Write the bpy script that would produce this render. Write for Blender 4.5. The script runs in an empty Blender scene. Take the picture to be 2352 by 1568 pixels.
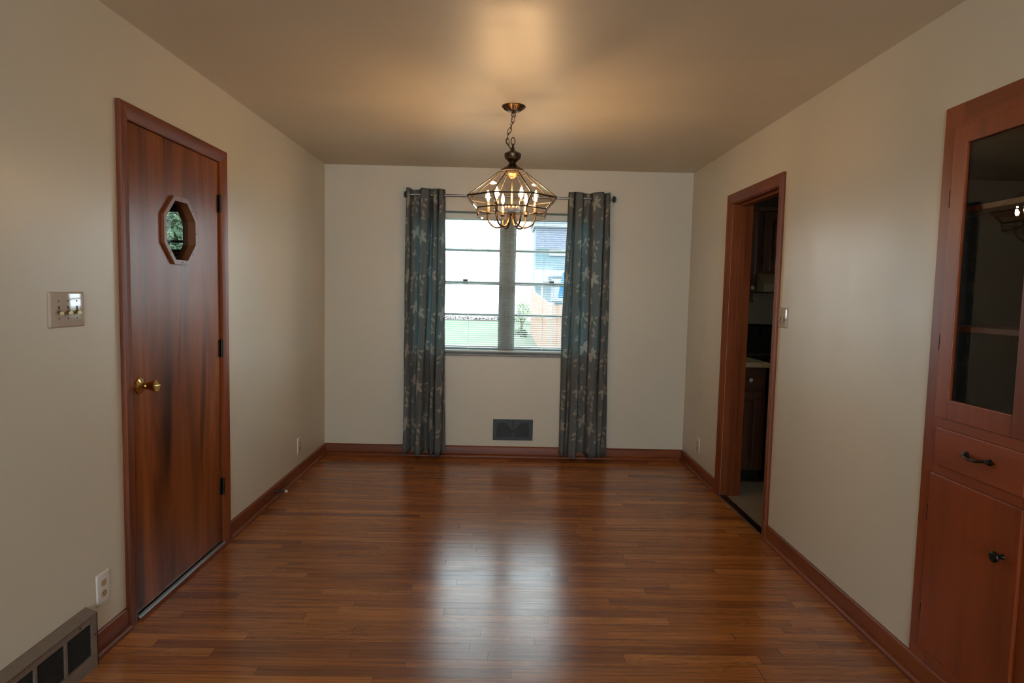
import bpy, bmesh, math, random
from math import sin, cos, pi, radians, hypot
from mathutils import Vector, Matrix
random.seed(7)
C = bpy.context.scene.collection
SC = bpy.context.scene

# ------------------------------------------------------------------ camera
W, D, H = 3.08, 5.44, 2.44            # room width, far wall, ceiling height
def make_camera():
    cx, cz, p, yw, r, F = 1.51429, 1.39807, -0.07389, -0.01362, 0.02225, 1472.94
    f = Vector((-sin(yw)*cos(p), cos(yw)*cos(p), sin(p)))
    r0 = Vector((cos(yw), sin(yw), 0)); u0 = r0.cross(f)
    rt = cos(r)*r0 + sin(r)*u0; up = -sin(r)*r0 + cos(r)*u0
    cd = bpy.data.cameras.new('camera'); cam = bpy.data.objects.new('camera', cd); C.objects.link(cam)
    cd.sensor_width = 36; cd.lens = F/2352*36; cd.clip_start = 0.02; cd.clip_end = 300
    m = Matrix((rt, up, -f)).transposed().to_4x4(); m.translation = Vector((cx, 0, cz))
    cam.matrix_world = m
    SC.camera = cam
make_camera()

# ------------------------------------------------------------------ sky, daylight, exposure
world = bpy.data.worlds.new('overcast'); SC.world = world; world.use_nodes = True
bg = world.node_tree.nodes['Background']
bg.inputs[0].default_value = (0.78, 0.94, 1.0, 1); bg.inputs[1].default_value = 15.0

def area(name, loc, rot, sx, sy, power, col, portal=False):
    l = bpy.data.lights.new(name, 'AREA'); l.shape = 'RECTANGLE'; l.size = sx; l.size_y = sy
    l.energy = power; l.color = col
    o = bpy.data.objects.new(name, l); C.objects.link(o); o.location = loc; o.rotation_euler = rot
    if portal: l.cycles.is_portal = True
    return o
# portal over the dining window (guides the sky's own light in)
area('window_portal', (1.53, 5.60, 1.48), (-pi/2, 0, 0), 1.62, 1.24, 1, (1, 1, 1), True)
# daylight through the wide window of the room behind the photographer
area('rear_window_daylight', (1.5, -3.05, 1.45), (pi/2, 0, 0), 2.3, 1.3, 24, (1.0, 0.97, 0.88))
# weak fill lamp added to brighten the kitchen, no source seen there
area('kitchen_fill_light', (5.55, 4.2, 1.45), (0, pi/2, 0), 0.4, 0.3, 1.7, (1.0, 0.85, 0.65))

vs = SC.view_settings
SC.display_settings.display_device = 'sRGB'
vs.view_transform = 'Standard'; vs.look = 'None'; vs.exposure = -0.10; vs.gamma = 1.0
vs.use_curve_mapping = False
SC.cycles.max_bounces = 10; SC.cycles.diffuse_bounces = 5; SC.cycles.glossy_bounces = 4
SC.cycles.transparent_max_bounces = 24; SC.cycles.sample_clamp_indirect = 4
SC.cycles.use_denoising = True; SC.cycles.caustics_reflective = False; SC.cycles.caustics_refractive = False

# ------------------------------------------------------------------ material helpers
class NT:
    def __init__(s, name):
        s.m = bpy.data.materials.new(name); s.m.use_nodes = True
        s.t = s.m.node_tree; s.t.nodes.clear()
        s.out = s.t.nodes.new('ShaderNodeOutputMaterial')
    def n(s, typ, **kw):
        nd = s.t.nodes.new(typ)
        for k, v in kw.items(): setattr(nd, k, v)
        return nd
    def set(s, sock, v):
        if isinstance(v, bpy.types.NodeSocket): s.t.links.new(v, sock)
        elif v is not None: sock.default_value = v
    def math(s, op, a, b=None, c=None):
        nd = s.n('ShaderNodeMath', operation=op)
        s.set(nd.inputs[0], a)
        if b is not None: s.set(nd.inputs[1], b)
        if c is not None: s.set(nd.inputs[2], c)
        return nd.outputs[0]
    def mix(s, f, a, b):
        nd = s.n('ShaderNodeMix', data_type='RGBA')
        s.set(nd.inputs[0], f)
        s.set(nd.inputs[6], a if isinstance(a, bpy.types.NodeSocket) else (*a, 1))
        s.set(nd.inputs[7], b if isinstance(b, bpy.types.NodeSocket) else (*b, 1))
        return nd.outputs[2]
    def ramp(s, f, stops):
        nd = s.n('ShaderNodeValToRGB'); s.set(nd.inputs[0], f)
        e = nd.color_ramp.elements
        while len(e) < len(stops): e.new(0.5)
        for el, (p, c) in zip(e, stops):
            el.position = p; el.color = (*c, 1) if len(c) == 3 else c
        return nd.outputs[0]
    def vec(s, x=0.0, y=0.0, z=0.0):
        nd = s.n('ShaderNodeCombineXYZ')
        for i, v in enumerate((x, y, z)): s.set(nd.inputs[i], v)
        return nd.outputs[0]
    def sep(s, v):
        nd = s.n('ShaderNodeSeparateXYZ'); s.set(nd.inputs[0], v); return nd.outputs
    def coord(s, which='Object'):
        return s.n('ShaderNodeTexCoord').outputs[which]
    def mapping(s, v, scale=(1, 1, 1), loc=(0, 0, 0), rot=(0, 0, 0), typ='POINT'):
        nd = s.n('ShaderNodeMapping', vector_type=typ); s.set(nd.inputs[0], v)
        nd.inputs['Location'].default_value = loc; nd.inputs['Rotation'].default_value = rot
        nd.inputs['Scale'].default_value = scale
        return nd.outputs[0]
    def noise(s, v, scale=1, detail=4, rough=0.55, dist=0.0):
        nd = s.n('ShaderNodeTexNoise'); s.set(nd.inputs['Vector'], v)
        nd.inputs['Scale'].default_value = scale; nd.inputs['Detail'].default_value = detail
        nd.inputs['Roughness'].default_value = rough; nd.inputs['Distortion'].default_value = dist
        return nd.outputs[0]
    def bump(s, h, strength=0.3, dist=0.002):
        nd = s.n('ShaderNodeBump'); s.set(nd.inputs['Height'], h)
        nd.inputs['Strength'].default_value = strength; nd.inputs['Distance'].default_value = dist
        return nd.outputs[0]
    def pbr(s, col, rough=0.5, metal=0.0, normal=None, spec=0.5, coat=0.0, coat_rough=0.1, emit=None, es=0):
        b = s.n('ShaderNodeBsdfPrincipled')
        s.set(b.inputs['Base Color'], col if isinstance(col, bpy.types.NodeSocket) else (*col, 1))
        s.set(b.inputs['Roughness'], rough); s.set(b.inputs['Metallic'], metal)
        b.inputs['Specular IOR Level'].default_value = spec
        b.inputs['Coat Weight'].default_value = coat; b.inputs['Coat Roughness'].default_value = coat_rough
        if normal is not None: s.set(b.inputs['Normal'], normal)
        if emit: b.inputs['Emission Color'].default_value = (*emit, 1); b.inputs['Emission Strength'].default_value = es
        s.t.links.new(b.outputs[0], s.out.inputs[0])
        return s.m

def flat(name, col, rough=0.5, metal=0.0, var=0.06, scale=30, **kw):
    t = NT(name); n = t.noise(t.coord(), scale, 3)
    c2 = tuple(c*(1-var*2) for c in col)
    return t.pbr(t.mix(n, c2, tuple(min(1, c*(1+var)) for c in col)), rough, metal, **kw)

def wall_paint(name, col, rough=0.45, spec=0.5):
    t = NT(name); co = t.coord()
    n = t.noise(co, 260, 2, 0.6)
    big = t.noise(co, 2.2, 4, 0.6)
    c = t.mix(big, tuple(c*0.96 for c in col), col)
    r = t.math('MULTIPLY_ADD', t.noise(t.mapping(co, (1, 5, 2)), 1.3, 3), 0.18, rough-0.09)
    return t.pbr(c, r, spec=spec, normal=t.bump(n, 0.10, 0.001))

def wood(name, cols, axis='z', rough=0.35, fine=1.0, figure=0.5, fscale=1.0, coat=0.0, spec=0.5):
    """straight grained, stained wood; grain runs along `axis`"""
    t = NT(name); co = t.coord()
    lo, hi = 0.9*fscale, 11.0*fscale
    sc = [hi, hi, hi]; sc['xyz'.index(axis)] = lo
    a = t.noise(t.mapping(co, tuple(sc)), 1.0, 5, 0.6, 0.7)
    sc2 = [170, 170, 170]; sc2['xyz'.index(axis)] = 4
    b = t.noise(t.mapping(co, tuple(sc2)), 1.0, 3, 0.6, 0.2)
    sc3 = [2.6*fscale]*3; sc3['xyz'.index(axis)] = 0.42*fscale
    f = t.noise(t.mapping(co, tuple(sc3)), 1.0, 3, 0.5, 1.6)
    v = t.math('ADD', t.math('MULTIPLY', a, 1-figure), t.math('MULTIPLY', f, figure))
    col = t.ramp(v, [(0.34, cols[0]), (0.50, cols[1]), (0.66, cols[2])])
    col = t.mix(t.math('MULTIPLY', t.ramp(b, [(0.48, (0, 0, 0)), (0.72, (1, 1, 1))]), 0.35*fine), col, tuple(c*0.45 for c in cols[0]))
    r = t.math('MULTIPLY_ADD', a, 0.16, rough-0.08)
    return t.pbr(col, r, normal=t.bump(b, 0.08*fine, 0.001), coat=coat, coat_rough=0.15, spec=spec)

def floor_wood():
    t = NT('oak_strip_floor'); co = t.coord(); X, Y, Z = t.sep(co)
    wd = 0.0572
    yr = t.math('DIVIDE', t.math('ADD', Y, 10.0), wd)
    row = t.math('FLOOR', yr); fy = t.math('MULTIPLY', t.math('SUBTRACT', yr, row), wd)
    w1 = t.n('ShaderNodeTexWhiteNoise', noise_dimensions='1D'); t.set(w1.inputs['W'], row)
    r1, r2, r3 = t.sep(w1.outputs['Color'])
    L = t.math('MULTIPLY_ADD', r1, 0.9, 0.45)
    xo = t.math('ADD', t.math('ADD', X, 20.0), t.math('MULTIPLY', r2, 9.0))
    xq = t.math('DIVIDE', xo, L); pid = t.math('FLOOR', xq)
    fx = t.math('MULTIPLY', t.math('SUBTRACT', xq, pid), L)
    w2 = t.n('ShaderNodeTexWhiteNoise', noise_dimensions='2D'); t.set(w2.inputs['Vector'], t.vec(row, pid))
    p1, p2, p3 = t.sep(w2.outputs['Color'])
    base = t.ramp(p1, [(0.0, (0.21, 0.064, 0.015)), (0.12, (0.31, 0.100, 0.023)), (0.7, (0.39, 0.136, 0.031)), (1.0, (0.48, 0.184, 0.045))])
    # straight grain
    gx = t.math('MULTIPLY', X, 2.2); gy = t.math('MULTIPLY', Y, 75.0)
    g = t.noise(t.vec(t.math('ADD', gx, t.math('MULTIPLY', p2, 90.0)), gy, t.math('MULTIPLY', p3, 40.0)), 1.0, 5, 0.65, 0.3)
    fine = t.noise(t.vec(t.math('MULTIPLY', X, 9.0), t.math('MULTIPLY', Y, 420.0), p3), 1.0, 2, 0.6)
    # cathedral figure
    cv = t.noise(t.vec(t.math('ADD', t.math('MULTIPLY', X, 2.6), t.math('MULTIPLY', p3, 70.0)), t.math('MULTIPLY', Y, 11.0), t.math('MULTIPLY', p2, 30.0)), 1.0, 1, 0.4, 0.25)
    band = t.math('FRACT', t.math('MULTIPLY', cv, 13.0))
    band = t.ramp(band, [(0.0, (1, 1, 1)), (0.12, (0.25, 0.25, 0.25)), (0.55, (0, 0, 0)), (1.0, (0.5, 0.5, 0.5))])
    amt = t.math('MULTIPLY', t.math('GREATER_THAN', p2, 0.45), 0.42)
    c = t.mix(t.math('MULTIPLY', band, amt), base, (0.09, 0.026, 0.010))
    c = t.mix(t.math('MULTIPLY', t.ramp(g, [(0.46, (0, 0, 0)), (0.66, (1, 1, 1))]), 0.66), c, (0.085, 0.024, 0.009))
    c = t.mix(t.math('MULTIPLY', t.ramp(fine, [(0.50, (0, 0, 0)), (0.70, (1, 1, 1))]), 0.40), c, (0.06, 0.018, 0.008))
    seam = t.math('MAXIMUM', t.math('LESS_THAN', fy, 0.0011), t.math('LESS_THAN', fx, 0.0020))
    dark = t.math('MULTIPLY', seam, t.math('MULTIPLY_ADD', p3, 0.45, 0.55))
    c = t.mix(dark, c, (0.025, 0.010, 0.006))
    spots = t.noise(t.mapping(co, (9, 26, 1)), 1.0, 6, 0.75, 0.8)
    c = t.mix(t.math('MULTIPLY', t.ramp(spots, [(0.70, (0, 0, 0)), (0.80, (1, 1, 1))]), 0.55), c, (0.05, 0.018, 0.008))
    # worn finish: scuffs change the gloss
    scuff = t.noise(t.mapping(co, (3, 5, 1), rot=(0, 0, 0.5)), 1.6, 6, 0.7, 1.0)
    rg = t.math('MULTIPLY_ADD', scuff, 0.16, 0.10)
    rg = t.math('ADD', rg, t.math('MULTIPLY', g, 0.10))
    tilt = t.math('MULTIPLY', t.math('SUBTRACT', p2, 0.5), fy)       # boards cup a little, each its own way
    h = t.math('ADD', t.math('MULTIPLY', g, 0.25), t.math('MULTIPLY', tilt, 14.0))
    h = t.math('SUBTRACT', h, t.math('MULTIPLY', seam, 0.8))
    return t.pbr(c, rg, normal=t.bump(h, 0.26, 0.0010), spec=0.80)

def glass_sheet(name, refl=0.05, tint=(0.97, 0.98, 0.98), edge=0.8, rough=0.0):
    t = NT(name)
    tr = t.n('ShaderNodeBsdfTransparent'); tr.inputs[0].default_value = (*tint, 1)
    gl = t.n('ShaderNodeBsdfGlossy'); gl.inputs['Roughness'].default_value = rough
    lw = t.n('ShaderNodeLayerWeight'); lw.inputs[0].default_value = 0.5
    f = t.math('MULTIPLY_ADD', t.math('POWER', lw.outputs['Facing'], 4.0), edge, refl)
    mx = t.n('ShaderNodeMixShader'); t.set(mx.inputs[0], f)
    t.t.links.new(tr.outputs[0], mx.inputs[1]); t.t.links.new(gl.outputs[0], mx.inputs[2])
    t.t.links.new(mx.outputs[0], t.out.inputs[0])
    return t.m

def emitter(name, col, s):
    t = NT(name); e = t.n('ShaderNodeEmission'); e.inputs[0].default_value = (*col, 1); e.inputs[1].default_value = s
    t.t.links.new(e.outputs[0], t.out.inputs[0]); return t.m

def curtain_cloth():
    """grey slub fabric printed with pale leaf sprays; uv in metres along the cloth"""
    t = NT('leaf_print_curtain'); uv = t.coord('UV'); U, V, _ = t.sep(uv)
    TW, TH = 0.30, 0.62
    col_ = t.math('FLOOR', t.math('DIVIDE', U, TW))
    u = t.math('SUBTRACT', U, t.math('MULTIPLY', col_, TW))
    v0 = t.math('ADD', V, t.math('MULTIPLY', t.math('MODULO', col_, 2.0), 0.31))
    v = t.math('MULTIPLY', t.math('FRACT', t.math('DIVIDE', v0, TH)), TH)
    P = t.vec(u, v, 0.0)
    leaves = []
    def leaf(x, y, ang, L, w=0.30):       # stalk end at x,y
        a = radians(ang); leaves.append((x+cos(a)*L/2, y+sin(a)*L/2, a, L/2, L*w))
    # big palmate flowers
    for (cx, cy, s, rot) in ((0.07, 0.10, 1.0, 0), (0.21, 0.36, 1.0, 12)):
        for a, l in ((95, .085), (35, .085), (-20, .07), (-65, .06), (150, .06)): leaf(cx, cy, a+rot, l*s, .20)
    # leafy sprays
    for (cx, cy) in ((0.205, 0.07), (0.075, 0.41)):
        for (dx, dy, a, l) in ((0, 0, 95, .05), (.005, .045, 40, .055), (-.012, .05, 140, .05), (.01, .095, 80, .05), (-.02, .10, 150, .04), (.02, .02, -10, .045)):
            leaf(cx+dx, cy+dy, a, l, .22)
    for (cx, cy) in ((0.16, 0.22), (0.05, 0.29), (0.20, 0.54), (0.09, 0.565)):
        for a, l in ((100, .034), (45, .034), (150, .03), (-60, .03)): leaf(cx, cy, a, l, .22)
    acc = None
    for (x, y, a, hl, hw) in leaves:
        q = t.mapping(P, (hl, hw, 1), (x, y, 0), (0, 0, a), 'TEXTURE')
        qx, qy, _ = t.sep(q)
        d = t.math('ADD', t.math('ABSOLUTE', qy), t.math('MULTIPLY', qx, qx))
        acc = d if acc is None else t.math('MINIMUM', acc, d)
    # thin stems
    for (x, y, a, L) in ((.07, .10, 260, .09), (.21, .36, 250, .09), (.205, .07, 100, .12), (.205, .07, 255, .06), (.075, .41, 100, .12), (.075, .41, 240, .07), (.16, .22, 280, .05), (.05, .29, 300, .05)):
        a = radians(a); q = t.mapping(P, (L/2, 0.0016, 1), (x+cos(a)*L/2, y+sin(a)*L/2, 0), (0, 0, a), 'TEXTURE')
        qx, qy, _ = t.sep(q)
        acc = t.math('MINIMUM', acc, t.math('ADD', t.math('ABSOLUTE', qy), t.math('MULTIPLY', qx, qx)))
    wob = t.noise(t.vec(U, V), 60, 2)
    m = t.math('LESS_THAN', t.math('ADD', acc, t.math('MULTIPLY', wob, 0.25)), 1.08)
    thread = t.noise(t.vec(t.math('MULTIPLY', U, 60.0), t.math('MULTIPLY', V, 700.0)), 1, 2)
    thread2 = t.noise(t.vec(t.math('MULTIPLY', U, 700.0), t.math('MULTIPLY', V, 50.0)), 1, 2)
    th = t.math('ADD', t.math('MULTIPLY', thread, .5), t.math('MULTIPLY', thread2, .5))
    ground = t.mix(th, (0.135, 0.140, 0.145), (0.255, 0.258, 0.260))
    print_ = t.mix(th, (0.42, 0.40, 0.36), (0.60, 0.57, 0.52))
    c = t.mix(m, ground, print_)
    df = t.n('ShaderNodeBsdfDiffuse'); t.set(df.inputs[0], c)
    t.set(df.inputs['Normal'], t.bump(th, 0.3, 0.0008))
    tl = t.n('ShaderNodeBsdfTranslucent')
    t.set(tl.inputs[0], t.mix(m, t.mix(th, (0.13, 0.235, 0.25), (0.28, 0.43, 0.44)), (0.34, 0.43, 0.42)))
    mx = t.n('ShaderNodeMixShader'); mx.inputs[0].default_value = 0.46
    t.t.links.new(df.outputs[0], mx.inputs[1]); t.t.links.new(tl.outputs[0], mx.inputs[2])
    t.t.links.new(mx.outputs[0], t.out.inputs[0])
    return t.m

def siding_mat(name, a, b, pitch=0.18):
    t = NT(name); X, Y, Z = t.sep(t.coord())
    f = t.math('FRACT', t.math('DIVIDE', Z, pitch))
    n = t.noise(t.mapping(t.coord(), (1, 1, 6)), 4, 3)
    c = t.mix(n, a, b)
    c = t.mix(t.math('MULTIPLY', t.math('LESS_THAN', f, 0.10), 0.5), c, tuple(x*0.5 for x in a))
    return t.pbr(c, 0.8, spec=0.05)

def foliage(name, a, b, c3=None):
    t = NT(name); n = t.noise(t.coord(), 9, 3)
    return t.pbr(t.ramp(n, [(0.3, a), (0.55, b), (0.75, c3 or b)]), 0.9, spec=0.0)

M = {}
M['wall'] = wall_paint('satin_wall_paint', (0.59, 0.55, 0.465), 0.36)
M['ceiling'] = wall_paint('ceiling_paint', (0.60, 0.53, 0.42), 0.46)
M['floor'] = floor_wood()
RED = [(0.075, 0.017, 0.006), (0.165, 0.040, 0.012), (0.23, 0.062, 0.019)]
DOORC = [(0.038, 0.010, 0.003), (0.19, 0.050, 0.012), (0.31, 0.096, 0.024)]
CABC = [(0.115, 0.023, 0.006), (0.215, 0.044, 0.011), (0.28, 0.064, 0.016)]
for ax in 'xyz': M['trim_'+ax] = wood('stained_trim_'+ax, RED, ax, 0.36, 0.5, 0.35, spec=0.22)
M['door'] = wood('birch_veneer_door', DOORC, 'z', 0.30, 0.6, 0.72, 1.3, spec=0.20)
M['octa'] = wood('octagon_trim', [(0.12, 0.040, 0.016), (0.20, 0.070, 0.028), (0.26, 0.095, 0.04)], 'z', 0.4, 0.5, 0.3)
M['cab_z'] = wood('cherry_cabinet_z', CABC, 'z', 0.36, 0.4, 0.55, 0.9, spec=0.35)
M['cab_y'] = wood('cherry_cabinet_y', CABC, 'y', 0.36, 0.4, 0.55, 0.9, spec=0.35)
OAK = [(0.035, 0.013, 0.006), (0.075, 0.028, 0.012), (0.12, 0.046, 0.019)]
M['oak_z'] = wood('dark_oak_z', OAK, 'z', 0.42, 1.0, 0.4)
M['oak_x'] = wood('dark_oak_x', OAK, 'x', 0.42, 1.0, 0.4)
M['bronze'] = flat('aged_bronze', (0.075, 0.050, 0.033), 0.32, 0.9, 0.25, 60)
M['came'] = flat('antique_brass_came', (0.030, 0.018, 0.010), 0.5, 0.3, 0.2, 50)
M['brass_arm'] = flat('antique_brass', (0.19, 0.115, 0.062), 0.30, 1.0, 0.15, 40)
M['brass'] = flat('polished_brass', (0.62, 0.45, 0.19), 0.12, 1.0, 0.05)
M['toggle'] = flat('tarnished_brass_toggle', (0.33, 0.24, 0.11), 0.25, 0.9, 0.2, 90)
M['plate'] = flat('glossy_almond_plate', (0.47, 0.41, 0.36), 0.07, 0, 0.02, spec=0.6)
M['platew'] = flat('white_outlet_plate', (0.62, 0.60, 0.59), 0.25, 0, 0.02)
M['ivory'] = flat('ivory_receptacle', (0.40, 0.30, 0.17), 0.35, 0, 0.05)
M['black'] = flat('black_slot', (0.01, 0.01, 0.01), 0.5)
M['steel'] = flat('brushed_steel_rod', (0.30, 0.30, 0.31), 0.30, 1.0, 0.1, 80)
M['darkmetal'] = flat('dark_hinge_metal', (0.028, 0.024, 0.020), 0.35, 0.8, 0.3, 60)
M['register'] = flat('tan_metal_register', (0.20, 0.155, 0.125), 0.45, 0.2, 0.15, 40)
M['louver'] = flat('black_louver', (0.040, 0.039, 0.036), 0.5, 0.3, 0.3, 60)
M['ventframe'] = flat('dark_grey_vent', (0.018, 0.023, 0.025), 0.45, 0.3, 0.2, 60)
M['ventarc'] = flat('vent_wire', (0.016, 0.017, 0.016), 0.45, 0.4, 0.2, 60)
M['alu'] = flat('aluminium_threshold', (0.55, 0.58, 0.60), 0.28, 1.0, 0.15, 120)
M['rubber'] = flat('white_rubber_tip', (0.55, 0.53, 0.50), 0.6)
M['grommet'] = flat('dark_teal_finial', (0.03, 0.055, 0.065), 0.35, 0.5)
M['curtain'] = curtain_cloth()
M['blind'] = flat('white_blind_slat', (0.555, 0.600, 0.600), 0.38, 0, 0.02)
M['cordw'] = flat('white_blind_cord', (0.75, 0.77, 0.77), 0.7)
M['sash'] = flat('painted_window_sash', (0.15, 0.18, 0.165), 0.4, 0, 0.04)
M['mull'] = flat('mullion_panel', (0.17, 0.175, 0.155), 0.45, 0, 0.04)
M['stone'] = flat('brown_stone_sill', (0.17, 0.135, 0.115), 0.3, 0, 0.4, 45)
M['reveal'] = flat('white_window_reveal', (0.55, 0.57, 0.55), 0.5, 0, 0.03)
M['winglass'] = glass_sheet('window_glass', 0.010, edge=0.4)
M['lampglass'] = glass_sheet('smoky_bevelled_glass', 0.16, (0.93, 0.915, 0.885), 0.85, 0.02)
M['cabglass'] = glass_sheet('cabinet_glass', 0.042, (0.80, 0.81, 0.80), 0.6)
M['octglass'] = glass_sheet('octagon_glass', 0.008, (0.90, 0.93, 0.91), 0.06)
M['bulbglass'] = glass_sheet('bulb_glass', 0.06, (1, 0.97, 0.90), 0.6)
M['filament'] = emitter('glowing_filament', (1.0, 0.63, 0.33), 690)
M['candle'] = flat('clear_amber_candle_sleeve', (0.36, 0.26, 0.17), 0.2, 0.6)
M['fluted'] = flat('fluted_canopy', (0.11, 0.060, 0.033), 0.3, 0.9, 0.3, 60)
M['cord'] = flat('brown_lamp_cord', (0.06, 0.035, 0.02), 0.5)
M['cupglow'] = flat('cast_brass_cup', (0.50, 0.32, 0.16), 0.3, 0.9, 0.1)
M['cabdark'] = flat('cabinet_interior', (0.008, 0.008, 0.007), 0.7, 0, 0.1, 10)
M['porcelain'] = flat('porcelain_knob', (0.55, 0.50, 0.44), 0.15)
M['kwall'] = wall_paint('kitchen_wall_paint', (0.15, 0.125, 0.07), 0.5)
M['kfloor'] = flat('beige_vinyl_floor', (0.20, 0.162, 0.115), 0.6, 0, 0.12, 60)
M['counter'] = flat('beige_laminate', (0.50, 0.38, 0.22), 0.3, 0, 0.06, 90)
M['hood'] = flat('almond_enamel', (0.26, 0.205, 0.12), 0.4, 0, 0.03)
M['stove'] = flat('black_enamel', (0.008, 0.009, 0.010), 0.13, 0, 0.1)
M['chrome'] = flat('chrome_strip', (0.7, 0.7, 0.66), 0.2, 1.0, 0.03)
M['grass'] = foliage('lawn_grass', (0.060, 0.076, 0.054), (0.072, 0.088, 0.064), (0.084, 0.096, 0.072))
M['road'] = flat('pale_concrete', (0.50, 0.50, 0.50), 0.8, spec=0.0)
M['siding'] = siding_mat('blue_grey_siding', (0.062, 0.089, 0.105), (0.073, 0.105, 0.119))
M['shingle'] = flat('grey_shingle', (0.087, 0.093, 0.126), 0.8, 0, 0.2, 6, spec=0.0)
M['whitetrim'] = flat('white_trim', (0.161, 0.170, 0.180), 0.6, spec=0.0)
M['houseglass'] = flat('neighbour_glass', (0.092, 0.105, 0.118), 0.15)
M['houseframe'] = flat('neighbour_window_frame', (0.044, 0.060, 0.069), 0.6, spec=0.0)
M['fence'] = wood('weathered_fence', [(0.119, 0.077, 0.057), (0.159, 0.105, 0.077), (0.188, 0.129, 0.096)], 'z', 0.8, 0.3, 0.4, spec=0.0)
M['fencecap'] = flat('fence_cap', (0.146, 0.121, 0.103), 0.8, spec=0.0)
M['umbrella'] = flat('blue_umbrella_cloth', (0.031, 0.085, 0.150), 0.8, spec=0.0)
M['leafa'] = foliage('shrub_leaves', (0.048, 0.096, 0.029), (0.091, 0.144, 0.048), (0.180, 0.108, 0.072))
M['leafb'] = foliage('hedge_leaves', (0.026, 0.044, 0.026), (0.044, 0.064, 0.040), (0.070, 0.086, 0.052))
M['leafd'] = foliage('low_bush_leaves', (0.035, 0.053, 0.033), (0.052, 0.070, 0.044), (0.058, 0.077, 0.052))
M['bark'] = flat('bark', (0.067, 0.050, 0.038), 0.9, spec=0.0)
M['pink'] = foliage('pink_flowers', (0.036, 0.042, 0.030), (0.066, 0.046, 0.046), (0.085, 0.042, 0.055))

# ------------------------------------------------------------------ mesh helpers
class MB:
    """collects shapes (in world coordinates) for ONE mesh"""
    def __init__(s): s.bm = bmesh.new()
    def box(s, x0, x1, y0, y1, z0, z1, bev=0.0, seg=2):
        b = bmesh.new(); bmesh.ops.create_cube(b, size=1)
        for v in b.verts:
            v.co = Vector((x0 if v.co.x < 0 else x1, y0 if v.co.y < 0 else y1, z0 if v.co.z < 0 else z1))
        if (x1 < x0) ^ (y1 < y0) ^ (z1 < z0): bmesh.ops.reverse_faces(b, faces=b.faces)
        if bev: bmesh.ops.bevel(b, geom=list(b.edges), offset=bev, segments=seg, profile=0.5, affect='EDGES')
        return s.join(b)
    def join(s, b, mat=None):
        me = bpy.data.meshes.new('tmp')
        if mat is not None: bmesh.ops.transform(b, matrix=mat, verts=b.verts)
        b.to_mesh(me); b.free(); s.bm.from_mesh(me); bpy.data.meshes.remove(me); return s
    def lathe(s, prof, origin, axis=(0, 0, 1), n=32, caps=True):
        """prof: (radius, height along axis)"""
        b = bmesh.new(); rings = []
        for r, h in prof:
            r = max(r, 1e-5); rings.append([b.verts.new((r*cos(2*pi*k/n), r*sin(2*pi*k/n), h)) for k in range(n)])
        for A, B in zip(rings, rings[1:]):
            for k in range(n): b.faces.new((A[k], A[(k+1) % n], B[(k+1) % n], B[k]))
        if caps:
            b.faces.new(rings[0][::-1]); b.faces.new(rings[-1])
        bmesh.ops.recalc_face_normals(b, faces=b.faces)
        q = Vector((0, 0, 1)).rotation_difference(Vector(axis).normalized()).to_matrix().to_4x4()
        return s.join(b, Matrix.Translation(origin) @ q)
    def tube(s, pts, r, n=8, closed=False, rs=None):
        pts = [Vector(p) for p in pts]; N = len(pts); rings = []; prev = None
        for i, p in enumerate(pts):
            if closed: t = (pts[(i+1) % N]-pts[i-1]).normalized()
            else: t = (pts[min(i+1, N-1)]-pts[max(i-1, 0)]).normalized()
            if prev is None:
                u = t.orthogonal().normalized()
            else: u = (prev-t*prev.dot(t)).normalized()
            prev = u; w = t.cross(u); rr = rs[i] if rs else r
            rings.append([s.bm.verts.new(p+rr*(u*cos(2*pi*k/n)+w*sin(2*pi*k/n))) for k in range(n)])
        for i in range(N if closed else N-1):
            A, B = rings[i], rings[(i+1) % N]
            for k in range(n): s.bm.faces.new((A[k], A[(k+1) % n], B[(k+1) % n], B[k]))
        if not closed:
            s.bm.faces.new(rings[0][::-1]); s.bm.faces.new(rings[-1])
        return s
    def prism(s, poly, direction):
        """extrude polygon (3d points) along direction"""
        d = Vector(direction); A = [s.bm.verts.new(Vector(p)) for p in poly]; B = [s.bm.verts.new(Vector(p)+d) for p in poly]
        n = len(A); fs = [s.bm.faces.new(A[::-1]), s.bm.faces.new(B)]
        for k in range(n): fs.append(s.bm.faces.new((A[k], A[(k+1) % n], B[(k+1) % n], B[k])))
        bmesh.ops.recalc_face_normals(s.bm, faces=fs); return s
    def face(s, pts):
        s.bm.faces.new([s.bm.verts.new(Vector(p)) for p in pts]); return s
    def build(s, name, mat, parent=None, smooth=False, origin=None):
        me = bpy.data.meshes.new(name)
        o = bpy.data.objects.new(name, me); C.objects.link(o)
        base = Vector((0, 0, 0))
        if parent is not None:
            p = parent; 
            while p: base += Vector(p.location); p = p.parent
        elif origin is not None: base = Vector(origin)
        loc = Vector((0, 0, 0))
        if parent is None and origin is not None: o.location = origin
        bmesh.ops.translate(s.bm, verts=s.bm.verts, vec=-base)
        s.bm.to_mesh(me); s.bm.free(); me.materials.append(mat)
        if parent is not None: o.parent = parent
        if smooth:
            for p in me.polygons: p.use_smooth = True
            try: me.set_sharp_from_angle(angle=radians(38))
            except Exception: pass
        return o

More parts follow.
